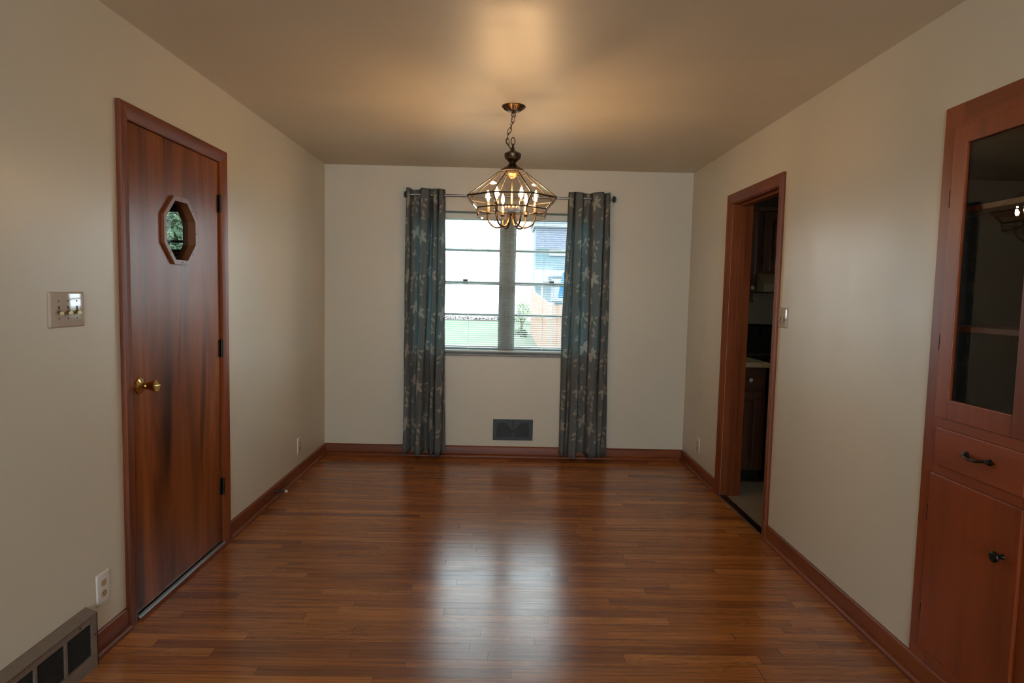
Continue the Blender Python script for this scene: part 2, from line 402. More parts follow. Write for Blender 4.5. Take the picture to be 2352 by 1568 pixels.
def tag(o, label, cat, group=None, kind=None):
    o['label'] = label
    if cat: o['category'] = cat
    if group: o['group'] = group
    if kind: o['kind'] = kind
    return o
def thing(name, loc, label, cat, group=None):
    o = bpy.data.objects.new(name, None); C.objects.link(o); o.location = loc; o.empty_display_size = 0.1
    return tag(o, label, cat, group)
def struct(o, label=None):
    o['kind'] = 'structure'
    if label: o['label'] = label
    return o
def sroot(name, loc, label=None):
    o = bpy.data.objects.new(name, None); C.objects.link(o); o.location = loc
    return struct(o, label)
def copy_tree(o, parent=None):
    c = o.copy(); C.objects.link(c)
    if parent is not None: c.parent = parent
    for ch in list(o.children): copy_tree(ch, c)
    return c
def plabel(o, s): o['label'] = s; return o

# ------------------------------------------------------------------ room shell
WT = 0.13
YB = -3.2                                   # rear end of the room behind the photographer
struct(MB().box(-0.02, W+0.02, YB, D+0.02, -0.12, 0).build('floor', M['floor']), 'narrow reddish oak strip floor running side to side')
struct(MB().box(-2.0, 5.7, YB-0.15, D+WT, H, H+0.14).build('ceiling', M['ceiling']), 'tan painted ceiling')
# left wall with door hole y 2.605..3.447, z 0..2.062
DY0, DY1, DZ = 2.607, 3.445, 2.058
w = MB(); w.box(-WT, 0, YB, DY0, -0.02, H); w.box(-WT, 0, DY1, D+WT, -0.02, H); w.box(-WT, 0, DY0, DY1, DZ, H)
struct(w.build('wall_left', M['wall']), 'cream satin wall with the wooden door')
KY0, KY1, KZ = 3.697, 4.462, 2.052
CY0, CY1, CZ0, CZ1 = 1.765, 2.31, 0.09, 2.08    # hole of the built-in cabinet
w = MB(); w.box(W, W+WT, YB, CY0, -0.02, H); w.box(W, W+WT, CY0, CY1, CZ1, H); w.box(W, W+WT, CY0, CY1, -0.02, CZ0)
w.box(W, W+WT, CY1, KY0, -0.02, H); w.box(W, W+WT, KY0, KY1, KZ, H); w.box(W, W+WT, KY1, D+WT, -0.02, H)
struct(w.build('wall_right', M['wall']), 'cream satin wall with the kitchen doorway')
WX0, WX1, WZ0, WZ1 = 0.735, 2.325, 0.885, 2.092
w = MB(); w.box(0, WX0, D, D+WT, -0.02, H); w.box(WX1, W, D, D+WT, -0.02, H); w.box(WX0, WX1, D, D+WT, WZ1, H); w.box(WX0, WX1, D, D+WT, -0.02, WZ0)
struct(w.build('wall_back', M['wall']), 'cream wall at the far end with the curtained window')
w = MB(); w.box(-WT, 0.35, YB-WT, YB, -0.02, H); w.box(2.65, W+WT, YB-WT, YB, -0.02, H); w.box(0.35, 2.65, YB-WT, YB, 2.1, H); w.box(0.35, 2.65, YB-WT, YB, -0.02, 0.8)
struct(w.build('wall_front', M['wall']))
r = sroot('window_2', (1.5, YB, 0.8))
w = MB(); w.box(0.35, 0.41, YB-0.09, YB-0.04, 0.8, 2.1); w.box(2.59, 2.65, YB-0.09, YB-0.04, 0.8, 2.1); w.box(0.41, 2.59, YB-0.09, YB-0.04, 2.04, 2.1); w.box(0.41, 2.59, YB-0.09, YB-0.04, 0.8, 0.86)
w.box(1.47, 1.53, YB-0.09, YB-0.04, 0.86, 2.04)
w.build('window_frame', M['reveal'], r)

# ------------------------------------------------------------------ baseboards (board + shoe moulding)
def base_profile(thick=0.013, h=0.09):
    return [(0, 0), (thick, 0), (thick, h-0.012), (thick-0.003, h-0.004), (thick-0.008, h), (0, h)]
def shoe_profile():
    pts = [(0.012, 0.0)]
    for k in range(7):
        a = k/6*pi/2; pts.append((0.012+0.020*cos(a), 0.022*sin(a)))
    return pts
def run(prof, side, a, b):
    m = MB()
    if side == 'left': m.prism([(x, a, z) for x, z in prof], (0, b-a, 0))
    elif side == 'right': m.prism([(W-x, a, z) for x, z in prof], (0, b-a, 0))
    elif side == 'back': m.prism([(a, D-x, z) for x, z in prof], (b-a, 0, 0))
    return m
def baseboard(side, a, b, ax, label, nm=None):
    o = run(base_profile(), side, a, b).build(nm or 'baseboard_'+side, M['trim_'+ax], smooth=True); struct(o, label)
    s = run(shoe_profile(), side, a, b).build('shoe_moulding', M['trim_'+ax], o, smooth=True)
    return o
baseboard('left', 3.507, D, 'y', 'reddish baseboard with shoe moulding beyond the wooden door')
baseboard('left', 2.294, 2.543, 'y', 'short reddish baseboard between floor register and door')
baseboard('back', 0.013, W-0.013, 'x', 'reddish baseboard along the window wall')
baseboard('right', 4.532, D, 'y', 'reddish baseboard between corner and kitchen doorway')
baseboard('right', YB, 3.627, 'y', 'reddish baseboard from the kitchen doorway past the cabinet')

# ------------------------------------------------------------------ casings (convex clamshell)
def clam(wd=0.064, t_out=0.021, t_in=0.011):
    """profile across the casing: u from inner edge (0) to outer edge (wd), v = proud of the wall"""
    pts = [(0, 0), (0, t_in*0.7), (0.003, t_in)]
    for k in range(1, 8):
        a = k/8; pts.append((0.003+(wd-0.006)*a, t_in+(t_out-t_in)*sin(a*pi/2)))
    pts += [(wd-0.003, t_out), (wd, t_out-0.004), (wd, 0)]
    return pts
def casing_side(xw, sgn, yin, dir_, ztop, z0=0.0):
    """upright casing, mitred at the top. dir_ = +1 if the casing extends towards +y from yin"""
    m = MB(); P = clam(); lo = []; hi = []
    for u, v in P:
        lo.append(m.bm.verts.new((xw+sgn*v, yin+dir_*u, z0))); hi.append(m.bm.verts.new((xw+sgn*v, yin+dir_*u, ztop+u)))
    n = len(P); fs = [m.bm.faces.new(lo), m.bm.faces.new(hi)]
    for k in range(n): fs.append(m.bm.faces.new((lo[k], lo[(k+1) % n], hi[(k+1) % n], hi[k])))
    bmesh.ops.recalc_face_normals(m.bm, faces=fs); return m
def casing_head(xw, sgn, y0, y1, zin):
    m = MB(); P = clam(); A = []; B = []
    for u, v in P:
        A.append(m.bm.verts.new((xw+sgn*v, y0-u, zin+u))); B.append(m.bm.verts.new((xw+sgn*v, y1+u, zin+u)))
    n = len(P); fs = [m.bm.faces.new(A), m.bm.faces.new(B)]
    for k in range(n): fs.append(m.bm.faces.new((A[k], A[(k+1) % n], B[(k+1) % n], B[k])))
    bmesh.ops.recalc_face_normals(m.bm, faces=fs); return m

# ------------------------------------------------------------------ door_1 : wooden door with octagonal light
d1 = sroot('door_1', (0, 3.026, 0), 'flat reddish veneer door with small octagonal window')
casing_side(0, 1, 2.611, -1, 2.052).build('casing', M['trim_z'], d1, True)
casing_side(0, 1, 3.441, 1, 2.052).build('casing', M['trim_z'], d1, True)
casing_head(0, 1, 2.611, 3.441, 2.052).build('casing_head', M['trim_y'], d1, True)
w = MB(); w.box(-WT, -0.001, DY0, DY0+0.006, 0, DZ); w.box(-WT, -0.001, DY1-0.006, DY1, 0, DZ); w.box(-WT, -0.001, DY0, DY1, DZ-0.006, DZ)
w.box(-0.075, -0.050, DY0, DY0+0.018, 0, DZ); w.box(-0.075, -0.050, DY1-0.018, DY1, 0, DZ); w.box(-0.075, -0.050, DY0, DY1, DZ-0.018, DZ)
w.build('jamb', M['trim_z'], d1)
OC, OZ = 3.024, 1.654
def octo(ap, x): return [(x, OC+ap/cos(pi/8)*cos(pi/8+k*pi/4), OZ+ap/cos(pi/8)*sin(pi/8+k*pi/4)) for k in range(8)]
def leaf():
    m = MB(); y0, y1, z0, z1 = 2.6155, 3.4365, 0.022, 2.050
    hole = 0.1405
    for x, flip in ((-0.002, False), (-0.044, True)):
        o = [m.bm.verts.new(p) for p in octo(hole, x)]      # k: 0 right-up,1 top-right,2 top-left,3 left-up,4 left-low,5 bot-left,6 bot-right,7 right-low
        TR, TL, BL, BR = [m.bm.verts.new(p) for p in ((x, y1, z1), (x, y0, z1), (x, y0, z0), (x, y1, z0))]
        fs = [(TR, TL, o[2], o[1]), (TL, BL, o[4], o[3]), (BL, BR, o[6], o[5]), (BR, TR, o[0], o[7]), (TR, o[1], o[0]), (TL, o[3], o[2]), (BL, o[5], o[4]), (BR, o[7], o[6])]
        for f in fs: m.bm.faces.new(f if not flip else f[::-1])
        if not flip: A = o, (TR, TL, BL, BR)
        else: B = o, (TR, TL, BL, BR)
    for k in range(8): m.bm.faces.new((A[0][k], A[0][(k+1) % 8], B[0][(k+1) % 8], B[0][k]))
    for k in range(4): m.bm.faces.new((A[1][(k+1) % 4], A[1][k], B[1][k], B[1][(k+1) % 4]))
    bmesh.ops.recalc_face_normals(m.bm, faces=m.bm.faces); return m
lf = leaf().build('door_leaf', M['door'], d1)
def ring(apo, api, x0, x1, m=None):
    m = m or MB(); O0, I0, O1, I1 = octo(apo, x0), octo(api, x0), octo(apo, x1), octo(api, x1)
    V = [[m.bm.verts.new(p) for p in s_] for s_ in (O0, I0, O1, I1)]; fs = []
    for k in range(8):
        j = (k+1) % 8
        for a, b in ((0, 1), (2, 3), (0, 2), (1, 3)): fs.append(m.bm.faces.new((V[a][k], V[a][j], V[b][j], V[b][k])))
    bmesh.ops.recalc_face_normals(m.bm, faces=fs); return m
of = ring(0.154, 0.1335, -0.0015, 0.012).build('octagon_frame', M['octa'], lf)
ring(0.1404, 0.1345, -0.024, -0.0016).build('inner_liner', M['octa'], of)
ring(0.1404, 0.1325, -0.050, -0.024).build('rear_liner', M['oak_z'], of)
m = MB()
for k in range(8):
    a = k*pi/4; m.lathe([(0.0, 0), (0.0035, 0), (0.0030, 0.0012), (0, 0.0015)], (0.0118, OC+0.1437*cos(a), OZ+0.1437*sin(a)), (1, 0, 0), 10, False)
m.build('screw_heads', M['black'], of)
m = MB(); m.face(octo(0.1328, -0.047)); plabel(m.build('window_pane', M['octglass'], of), 'clear octagonal glass pane')
# knob
kb = MB().lathe([(0.0, 0.0), (0.0345, 0.0), (0.0345, 0.004), (0.030, 0.008), (0.020, 0.011), (0.013, 0.017), (0.0115, 0.026), (0.0, 0.027)], (-0.002, 2.677, 0.982), (1, 0, 0), 40, False).build('knob_rosette', M['brass'], lf, True)
kn = MB().lathe([(0.0, 0.024), (0.011, 0.024), (0.015, 0.029), (0.019, 0.042), (0.0235, 0.058), (0.0255, 0.068), (0.0255, 0.072), (0.023, 0.0745), (0.021, 0.0725), (0.0, 0.0725)], (-0.002, 2.677, 0.982), (1, 0, 0), 40, False).build('door_knob', M['brass'], lf, True)
MB().box(0.0700, 0.0755, 2.658, 2.696, 0.979, 0.985, 0.0015).build('thumb_turn', M['brass'], kn)
for zc in (0.322, 1.073, 1.836):
    m = MB()
    for k in range(3): m.lathe([(0, 0), (0.0072, 0), (0.0072, 0.029), (0, 0.029)], (0.0085, 3.441, zc-0.0455+k*0.031), (0, 0, 1), 14, False)
    m.lathe([(0, 0), (0.005, 0), (0.003, 0.006), (0, 0.007)], (0.0085, 3.441, zc+0.046), (0, 0, 1), 12, False)
    m.box(-0.0015, 0.0015, 3.422, 3.441, zc-0.045, zc+0.045)
    plabel(m.build('hinge', M['darkmetal'], d1, True), 'dark metal hinge')
th = sroot('trim_1', (0.0, 3.026, 0), 'worn aluminium threshold strip under the wooden door')
MB().box(-0.10, 0.022, 2.612, 3.440, 0.0, 0.010).box(-0.03, 0.016, 2.612, 3.440, 0.010, 0.016, 0.002).box(-0.085, -0.048, 2.612, 3.440, 0.010, 0.016, 0.002).build('threshold_plate', M['alu'], th)
m = MB(); m.prism([(0.022, 2.600, 0), (0.036, 2.600, 0), (0.033, 2.600, 0.008), (0.022, 2.600, 0.011)], (0, 0.845, 0)); m.build('edge_strip', M['trim_y'], th)

# vestibule behind the door, seen through the octagon
lx0, ly0, ly1 = -1.75, 1.9, 4.30
w = MB(); w.box(lx0-0.1, -WT, ly0-0.1, ly0, -0.05, H); w.box(lx0-0.1, lx0, ly0, ly1, -0.05, H)
w.box(lx0-0.1, -1.25, ly1, ly1+0.1, -0.05, H); w.box(-0.25, -WT, ly1, ly1+0.1, -0.05, H); w.box(-1.25, -0.25, ly1, ly1+0.1, 2.0, H); w.box(-1.25, -0.25, ly1, ly1+0.1, -0.05, 1.62)
struct(w.build('wall_vestibule', M['wall']))
struct(MB().box(lx0, -0.02, ly0, ly1, -0.12, -0.001).build('floor_vestibule', M['kfloor']))
r3 = sroot('window_3', (-0.75, ly1, 1.62), 'small high window beyond the octagon')
w = MB()
for a in ((-1.25, -1.20, 1.62, 2.0), (-0.30, -0.25, 1.62, 2.0)): w.box(a[0], a[1], ly1+0.03, ly1+0.07, a[2], a[3])
w.box(-1.20, -0.30, ly1+0.03, ly1+0.07, 1.96, 2.0).box(-1.20, -0.30, ly1+0.03, ly1+0.07, 1.62, 1.645)
w.build('window_frame', M['darkmetal'], r3)
plabel(MB().box(-1.27, -0.23, ly1-0.05, ly1+0.03, 1.60, 1.622, 0.003).build('window_sill', M['whitetrim'], r3), 'white window sill')
vb = thing('window_blind', (-0.75, ly1-0.02, 1.70), 'horizontal slat blind seen through the octagonal door window', 'blind')
MB().box(-1.22, -0.28, ly1-0.035, ly1+0.0, 1.885, 1.985).build('headrail', M['ventframe'], vb)
MB().box(-1.22, -0.28, ly1-0.03, ly1-0.005, 1.685, 1.702, 0.003).build('bottom_rail', M['ventframe'], vb)
m = MB()
for k in range(9): m.box(-1.22, -0.28, ly1-0.029, ly1-0.007, 1.722+k*0.0185, 1.7228+k*0.0185)
m.build('slats', M['sash'], vb)

# ------------------------------------------------------------------ door_2 : open doorway to the kitchen
d2 = sroot('door_2', (W, 4.08, 0), 'doorway to the kitchen with reddish casing and no door')
casing_side(W, -1, 3.697, -1, 2.052).build('casing', M['trim_z'], d2, True)
casing_side(W, -1, 4.462, 1, 2.052).build('casing', M['trim_z'], d2, True)
casing_head(W, -1, 3.697, 4.462, 2.052).build('casing_head', M['trim_y'], d2, True)
w = MB()
w.box(W+0.001, W+WT+0.01, KY0, KY0+0.006, 0, KZ); w.box(W+0.001, W+WT+0.01, KY1-0.006, KY1, 0, KZ); w.box(W+0.001, W+WT+0.01, KY0, KY1, KZ-0.006, KZ)
w.box(W+0.048, W+0.090, KY0, KY0+0.018, 0, KZ, 0.002); w.box(W+0.048, W+0.090, KY1-0.018, KY1, 0, KZ, 0.002); w.box(W+0.048, W+0.090, KY0, KY1, KZ-0.018, KZ, 0.002)
w.build('jamb', M['trim_z'], d2)
for zc in (1.80, 1.06, 0.33):
    m = MB(); m.box(W+0.010, W+0.040, KY1-0.0075, KY1-0.0055, zc-0.045, zc+0.045)
    h_ = plabel(m.build('hinge_mortise', M['trim_z'], d2), 'empty hinge mortise with screw holes')
    m = MB()
    for dz in (-0.03, -0.01, 0.012, 0.032): m.lathe([(0, 0), (0.003, 0), (0, 0.0008)], (W+0.022+0.006*(1 if dz > 0 else -1), KY1-0.0075, zc+dz), (0, -1, 0), 8, False)
    m.build('screw_holes', M['black'], h_)
m = MB(); m.prism([(W-0.012, KY0-0.01, 0), (W+0.045, KY0-0.01, 0), (W+0.040, KY0-0.01, 0.006), (W-0.006, KY0-0.01, 0.006)], (0, KY1-KY0+0.02, 0))
tm = m.build('trim_2', M['bronze']); struct(tm, 'dark metal floor strip at the kitchen doorway')

# ------------------------------------------------------------------ window_1
win = sroot('window_1', (1.53, D+0.09, WZ0), 'pair of double hung windows with blinds behind the chandelier')
GY = 5.53
m = MB()
m.box(WX0, WX0+0.012, D+0.002, D+WT, WZ0, WZ1); m.box(WX1-0.012, WX1, D+0.002, D+WT, WZ0, WZ1); m.box(WX0, WX1, D+0.002, D+WT, WZ1-0.012, WZ1)
m.build('window_reveal', M['reveal'], win)
m = MB(); x0, x1 = WX0+0.012, WX1-0.012
for a, b in ((x0, x0+0.035), (x1-0.035, x1)): m.box(a, b, GY-0.01, GY+0.04, WZ0, WZ1-0.012, 0.003)
m.box(x0, x1, GY-0.01, GY+0.04, WZ1-0.045, WZ1-0.012, 0.003); m.box(x0, x1, GY-0.02, GY+0.04, WZ0, WZ0+0.030, 0.003)
m.build('window_frame', M['sash'], win)
MULL0, MULL1 = 1.478, 1.596
mu = MB().box(MULL0, MULL1, GY-0.018, GY+0.05, WZ0+0.03, WZ1-0.04, 0.003).build('mullion', M['mull'], win)
m = MB()
for z in (1.757, 1.499, 1.450, 1.20, 0.955):
    for x in ((1.487, 1.587) if z in (1.499, 1.450, 0.955) else (1.525, 1.549)):
        m.lathe([(0, 0), (0.0042, 0), (0.003, 0.002), (0, 0.0025)], (x, GY-0.018, z), (0, -1, 0), 10, False)
        m.lathe([(0, 0), (0.0042, 0), (0.003, 0.002), (0, 0.0025)], (x, GY-0.018, z-0.018), (0, -1, 0), 10, False) if z == 1.450 else None
m.build('screw_heads', M['black'], mu)
for (a, b) in ((x0+0.035, MULL0), (MULL1, x1-0.035)):
    for (z0, z1, zm, y, nm) in ((1.470, 2.048, 1.767, GY+0.018, 'upper_sash'), (0.915, 1.502, 1.213, GY, 'lower_sash')):
        m = MB(); m.box(a, a+0.012, y, y+0.018, z0, z1, 0.002); m.box(b-0.012, b, y, y+0.018, z0, z1, 0.002)
        m.box(a, b, y-0.004, y+0.02, z0, z0+0.030, 0.003); m.box(a, b, y-0.004, y+0.02, z1-0.028, z1, 0.003)
        m.box(a, b, y-0.004, y+0.016, zm-0.0115, zm+0.0115, 0.002)
        s_ = m.build(nm, M['sash'], win)
        MB().box(a+0.01, b-0.01, y+0.008, y+0.0095, z0+0.02, z1-0.02).build('glass_pane', M['winglass'], s_)
for x in (1.178, 1.918):
    plabel(MB().box(x-0.021, x+0.021, GY-0.016, GY+0.010, 1.502, 1.520, 0.003).box(x-0.006, x+0.020, GY-0.026, GY-0.012, 1.507, 1.517, 0.002).build('sash_lock', M['darkmetal'], win), 'dark sash lock')
sill = MB().box(0.71, 2.35, D-0.022, D+0.115, 0.868, 0.886, 0.004).build('trim_3', M['stone']); struct(sill, 'brown speckled stone window sill')
# mini blind
bl = thing('window_blind', (1.53, D+0.045, 0.90), 'wide white mini blind with open slats in the curtained window', 'blind')
BX0, BX1, BY = WX0+0.018, WX1-0.018, D+0.045
MB().box(BX0, BX1, BY-0.020, BY+0.020, 2.022, 2.066, 0.003).build('headrail', M['blind'], bl)
m = MB(); NS = 60
for k in range(NS):
    z = 0.935+k*0.0181
    m.prism([(BX0+0.004, BY-0.0115, z), (BX0+0.004, BY-0.004, z+0.0016), (BX0+0.004, BY+0.004, z+0.0016), (BX0+0.004, BY+0.0115, z),
             (BX0+0.004, BY+0.0115, z-0.0006), (BX0+0.004, BY+0.004, z+0.0008), (BX0+0.004, BY-0.004, z+0.0008), (BX0+0.004, BY-0.0115, z-0.0006)], (BX1-BX0-0.008, 0, 0))
m.build('slats', M['blind'], bl)
MB().box(BX0+0.002, BX1-0.002, BY-0.013, BY+0.013, 0.897, 0.913, 0.004).build('bottom_rail', M['blind'], bl)
for x in (0.85, 1.215, 1.535, 1.845, 2.21):
    m = MB()
    for dy in (-0.0125, 0.0125): m.tube([(x, BY+dy, 0.905), (x, BY+dy, 2.03)], 0.0007, 6)
    m.build('ladder_cord', M['cordw'], bl)
for x in (BX0-0.004, BX1-0.022): MB().box(x, x+0.026, BY-0.024, BY+0.024, 2.016, 2.074, 0.002).build('bracket', M['blind'], bl)

# ------------------------------------------------------------------ curtain rod, curtains
RY, RZ = 5.35, 2.194
rod = thing('curtain_rod', (1.55, RY, RZ), 'slim brushed steel curtain rod across the window', 'curtain rod')
MB().tube([(0.705, RY, RZ), (1.3, RY, RZ), (1.9, RY, RZ), (2.385, RY, RZ)], 0.0095, 16).build('pole', M['steel'], rod, True)
for x, s_ in ((0.700, -1), (2.390, 1)):
    MB().lathe([(0, 0), (0.010, 0), (0.022, 0.004), (0.027, 0.010), (0.026, 0.020), (0.016, 0.027), (0, 0.030)], (x, RY, RZ), (s_, 0, 0), 28, False).build('finial', M['grommet'], rod, True)
for x in (0.742, 2.345):
    MB().box(x-0.006, x+0.006, RY-0.008, D, RZ-0.016, RZ-0.009, 0.001).box(x-0.012, x+0.012, D-0.004, D, RZ-0.04, RZ+0.02, 0.001).build('bracket', M['darkmetal'], rod)

def catmull(P, n):
    out = []; N = len(P)
    for i in range(N-1):
        p0, p1, p2, p3 = P[max(i-1, 0)], P[i], P[i+1], P[min(i+2, N-1)]
        for k in range(n):
            t = k/n
            out.append(tuple(0.5*((2*b)+(-a+c)*t+(2*a-5*b+4*c-d)*t*t+(-a+3*b-3*c+d)*t**3) for a, b, c, d in zip(p0, p1, p2, p3)))
    out.append(P[-1]); return out
def curtain(top, bot, z0, z1, name, label, seed, mid=None):
    rnd = random.Random(seed)
    n = 7; T = catmull(top, n); B = catmull(bot, n); Mi = catmull(mid, n) if mid else None
    rows = 70; me = bpy.data.meshes.new(name); V = []; F = []; UV = []
    L = [0]
    for a, b in zip(T, T[1:]): L.append(L[-1]+hypot(a[0]-b[0], a[1]-b[1])*1.25)
    N = len(T); ph = [rnd.random()*6.28 for _ in range(6)]
    for j in range(rows+1):
        f = j/rows; z = z1+(z0-z1)*f
        for i in range(N):
            if Mi:
                if f < .5: g = f*2; x = T[i][0]*(1-g)+Mi[i][0]*g; y = T[i][1]*(1-g)+Mi[i][1]*g
                else: g = f*2-1; x = Mi[i][0]*(1-g)+B[i][0]*g; y = Mi[i][1]*(1-g)+B[i][1]*g
            else:
                x = T[i][0]*(1-f)+B[i][0]*f; y = T[i][1]*(1-f)+B[i][1]*f
            y *= 1-0.22*sin(pi*f)
            amp = 0.0035*min(1, f*4)
            x += amp*sin(7*f+i*0.25+ph[0])+0.4*amp*sin(21*f+i*0.6+ph[1])
            y += amp*sin(9*f+i*0.35+ph[2])+0.5*amp*sin(25*f+i*0.5+ph[3])
            zz = z
            if j == rows: zz += 0.004*sin(i*0.15+ph[4])+y*0.22
            if j == 0: zz += 0.004*sin(i*0.13+ph[5])-abs(y)*0.05
            V.append((x, min(RY+y, D-0.020), zz)); UV.append((L[i], (z1-z)+0.02))
    for j in range(rows):
        for i in range(N-1):
            a = j*N+i; F.append((a, a+1, a+N+1, a+N))
    me.from_pydata([(v[0]-V[0][0], v[1]-RY, v[2]) for v in V], [], F)
    uvl = me.uv_layers.new(name='uv')
    for lp in me.loops: uvl.data[lp.index].uv = UV[lp.vertex_index]
    for p in me.polygons: p.use_smooth = True
    me.materials.append(M['curtain'])
    r_ = thing('curtain', (V[0][0], RY, 0), label, 'curtain', 'grey leaf print curtains')
    o = bpy.data.objects.new('curtain_panel', me); C.objects.link(o); o.parent = r_
    sm = o.modifiers.new('thickness', 'SOLIDIFY'); sm.thickness = 0.0012; sm.offset = 0
    # dark grommet rings where the cloth crosses the rod
    for i in range(N-1):
        a, b = T[i], T[i+1]
        if a[1]*b[1] < 0:
            x = a[0]+(b[0]-a[0])*abs(a[1])/(abs(a[1])+abs(b[1])); tv = Vector((b[0]-a[0], b[1]-a[1], 0)).normalized(); up = Vector((0, 0, 1))
            g = MB(); g.tube([Vector((x, RY, RZ))+0.018*(tv*cos(q*pi/8)+up*sin(q*pi/8)) for q in range(16)], 0.0028, 6, True)
            g.build('grommet', M['grommet'], r_, True)
    return r_
topL = [(.692, .012), (.697, -.022), (.712, -.036), (.724, -.020), (.732, .025), (.750, .045), (.775, .048), (.800, .042), (.812, 0), (.820, -.040), (.838, -.050), (.860, -.050), (.882, -.046), (.892, -.01), (.897, .035), (.907, .045), (.914, .02), (.918, -.035), (.928, -.050), (.944, -.050), (.954, -.03), (.957, .02), (.960, .03), (.963, -.02), (.968, -.045), (.985, -.052), (.999, -.03), (1.004, .015), (1.010, .030)]
botL = [(.684, .010), (.688, -.015), (.700, -.030), (.722, -.020), (.742, .020), (.752, .038), (.766, .042), (.780, .030), (.785, -.01), (.790, -.042), (.803, -.055), (.820, -.056), (.838, -.048), (.845, -.01), (.855, .030), (.880, .040), (.900, .015), (.908, -.035), (.917, -.050), (.930, -.050), (.941, -.03), (.946, .02), (.950, .03), (.954, -.02), (.960, -.050), (.985, -.060), (1.008, -.035), (1.020, .010), (1.038, .020)]
curtain(topL, botL, 0.045, 2.245, 'curtain_cloth', 'grey leaf print curtain panel hanging left of the window', 3)
topR = [(2.030, .030), (2.034, .010), (2.036, -.030), (2.046, -.046), (2.060, -.046), (2.072, -.030), (2.076, .01), (2.078, .02), (2.081, -.03), (2.092, -.050), (2.115, -.052), (2.138, -.045), (2.146, -.01), (2.153, .035), (2.172, .047), (2.195, .047), (2.211, .030), (2.218, -.02), (2.227, -.046), (2.255, -.054), (2.290, -.052), (2.314, -.038), (2.320, .01), (2.324, .02), (2.329, -.02), (2.337, -.046), (2.352, -.048), (2.364, -.030), (2.371, .005)]
botR = [(2.004, .030), (2.010, .010), (2.016, -.012), (2.026, -.022), (2.042, -.018), (2.058, .005), (2.068, .015), (2.074, .0), (2.079, -.035), (2.090, -.054), (2.112, -.060), (2.138, -.050), (2.149, -.01), (2.160, .030), (2.185, .040), (2.212, .035), (2.228, .010), (2.234, -.03), (2.242, -.052), (2.265, -.060), (2.290, -.056), (2.306, -.038), (2.310, .01), (2.312, .02), (2.316, -.02), (2.325, -.052), (2.345, -.054), (2.366, -.030), (2.408, .010)]
midR = [(a[0]*0.45+b[0]*0.55-(0.012 if i < 6 else 0), (a[1]+b[1])/2) for i, (a, b) in enumerate(zip(topR, botR))]
curtain(topR, botR, 0.050, 2.243, 'curtain_cloth', 'grey leaf print curtain panel hanging right of the window', 8, midR)

# ------------------------------------------------------------------ chandelier
AX, AY = 1.545, 3.66
ch = thing('chandelier', (AX, AY, H), 'octagonal glass panel chandelier hanging from the ceiling by a chain', 'chandelier')
m = MB().lathe([(0, 0), (0.066, 0), (0.067, -0.004), (0.060, -0.009), (0.040, -0.024), (0.030, -0.029), (0.026, -0.030), (0.012, -0.033), (0.009, -0.040), (0, -0.041)], (AX, AY, H), (0, 0, 1), 56, False)
can = m.build('ceiling_canopy', M['fluted'], ch, True)
m = MB()
for k in range(36):
    a = 2*pi*k/36
    m.tube([(AX+r_*cos(a), AY+r_*sin(a), H+z) for r_, z in ((0.058, -0.0105), (0.048, -0.018), (0.039, -0.0245))], 0.0016, 5)
m.build('fluting', M['bronze'], can)
m = MB().tube([(AX+0.012*cos(q*pi/6), AY, H-0.048+0.010*sin(q*pi/6)) for q in range(12)], 0.0022, 6, True); m.build('canopy_loop', M['bronze'], can, True)
# slack chain
cpts = [(0.000, -0.055), (-0.003, -0.085), (-0.015, -0.120), (-0.028, -0.150), (-0.032, -0.180), (-0.028, -0.205), (-0.014, -0.232)]
def link(c, t, rolled, L=0.040, Wd=0.021):
    t = t.normalized(); side = Vector((1, 0, 0)) if not rolled else Vector((0, 1, 0))
    side = (side-t*side.dot(t)).normalized(); pts = []
    for k in range(20):
        a = 2*pi*k/20; ca, sa = cos(a), sin(a)
        pts.append(c+t*(L/2)*sa*(1.0)+side*(Wd/2)*ca)
    return MB().tube(pts, 0.0019, 6, True)
for i, (a, b) in enumerate(zip(cpts, cpts[1:])):
    A = Vector((AX+a[0], AY, H+a[1])); B = Vector((AX+b[0], AY, H+b[1]))
    link((A+B)/2, B-A, i % 2 == 1, (B-A).length+0.012, 0.019).build('chain_link', M['bronze'], ch, True)
m = MB().tube([(AX+0.011*cos(q*pi/10), AY+0.003*cos(q*pi/10), 2.249+0.021*sin(q*pi/10)) for q in range(20)], 0.0024, 8, True)
m.build('hanging_loop', M['bronze'], ch, True)
wp = catmull([(0, -0.04), (-.006, -.07), (-.017, -.10), (-.008, -.125), (-.022, -.145), (-.036, -.185), (-.028, -.215), (-.006, -.235), (-.003, -.25), (-.008, -.262), (0, -.275)], 5)
MB().tube([(AX+x, AY-0.004+0.004*sin(i*0.5), H+z) for i, (x, z) in enumerate(wp)], 0.0013, 6).build('lamp_cord', M['cord'], ch, True)
MB().tube([(AX+0.003, AY+0.003, H-0.04), (AX+0.002, AY+0.003, 2.26)], 0.0004, 5).build('ground_wire', M['brass'], ch)
prof = [(0, 2.236), (0.006, 2.236), (0.0075, 2.230), (0.005, 2.224), (0.008, 2.217), (0.009, 2.208), (0.014, 2.200), (0.026, 2.192), (0.043, 2.184), (0.048, 2.178), (0.0465, 2.174), (0.047, 2.165), (0.043, 2.154), (0.031, 2.143), (0.021, 2.134), (0.0195, 2.128), (0.023, 2.122), (0.034, 2.112), (0.052, 2.101), (0.064, 2.093), (0.068, 2.087), (0.067, 2.083), (0, 2.083)]
MB().lathe(prof, (AX, AY, 0), (0, 0, 1), 48, False).build('body', M['bronze'], ch, True)
R0, R1, R2 = (0.080, 2.074), (0.264, 1.932), (0.205, 1.871)
ZN, ZB, CHX = 1.845, 1.827, 0.0175
def rg(R, z): return [Vector((AX+R*cos(pi/8+k*pi/4), AY+R*sin(pi/8+k*pi/4), z)) for k in range(8)]
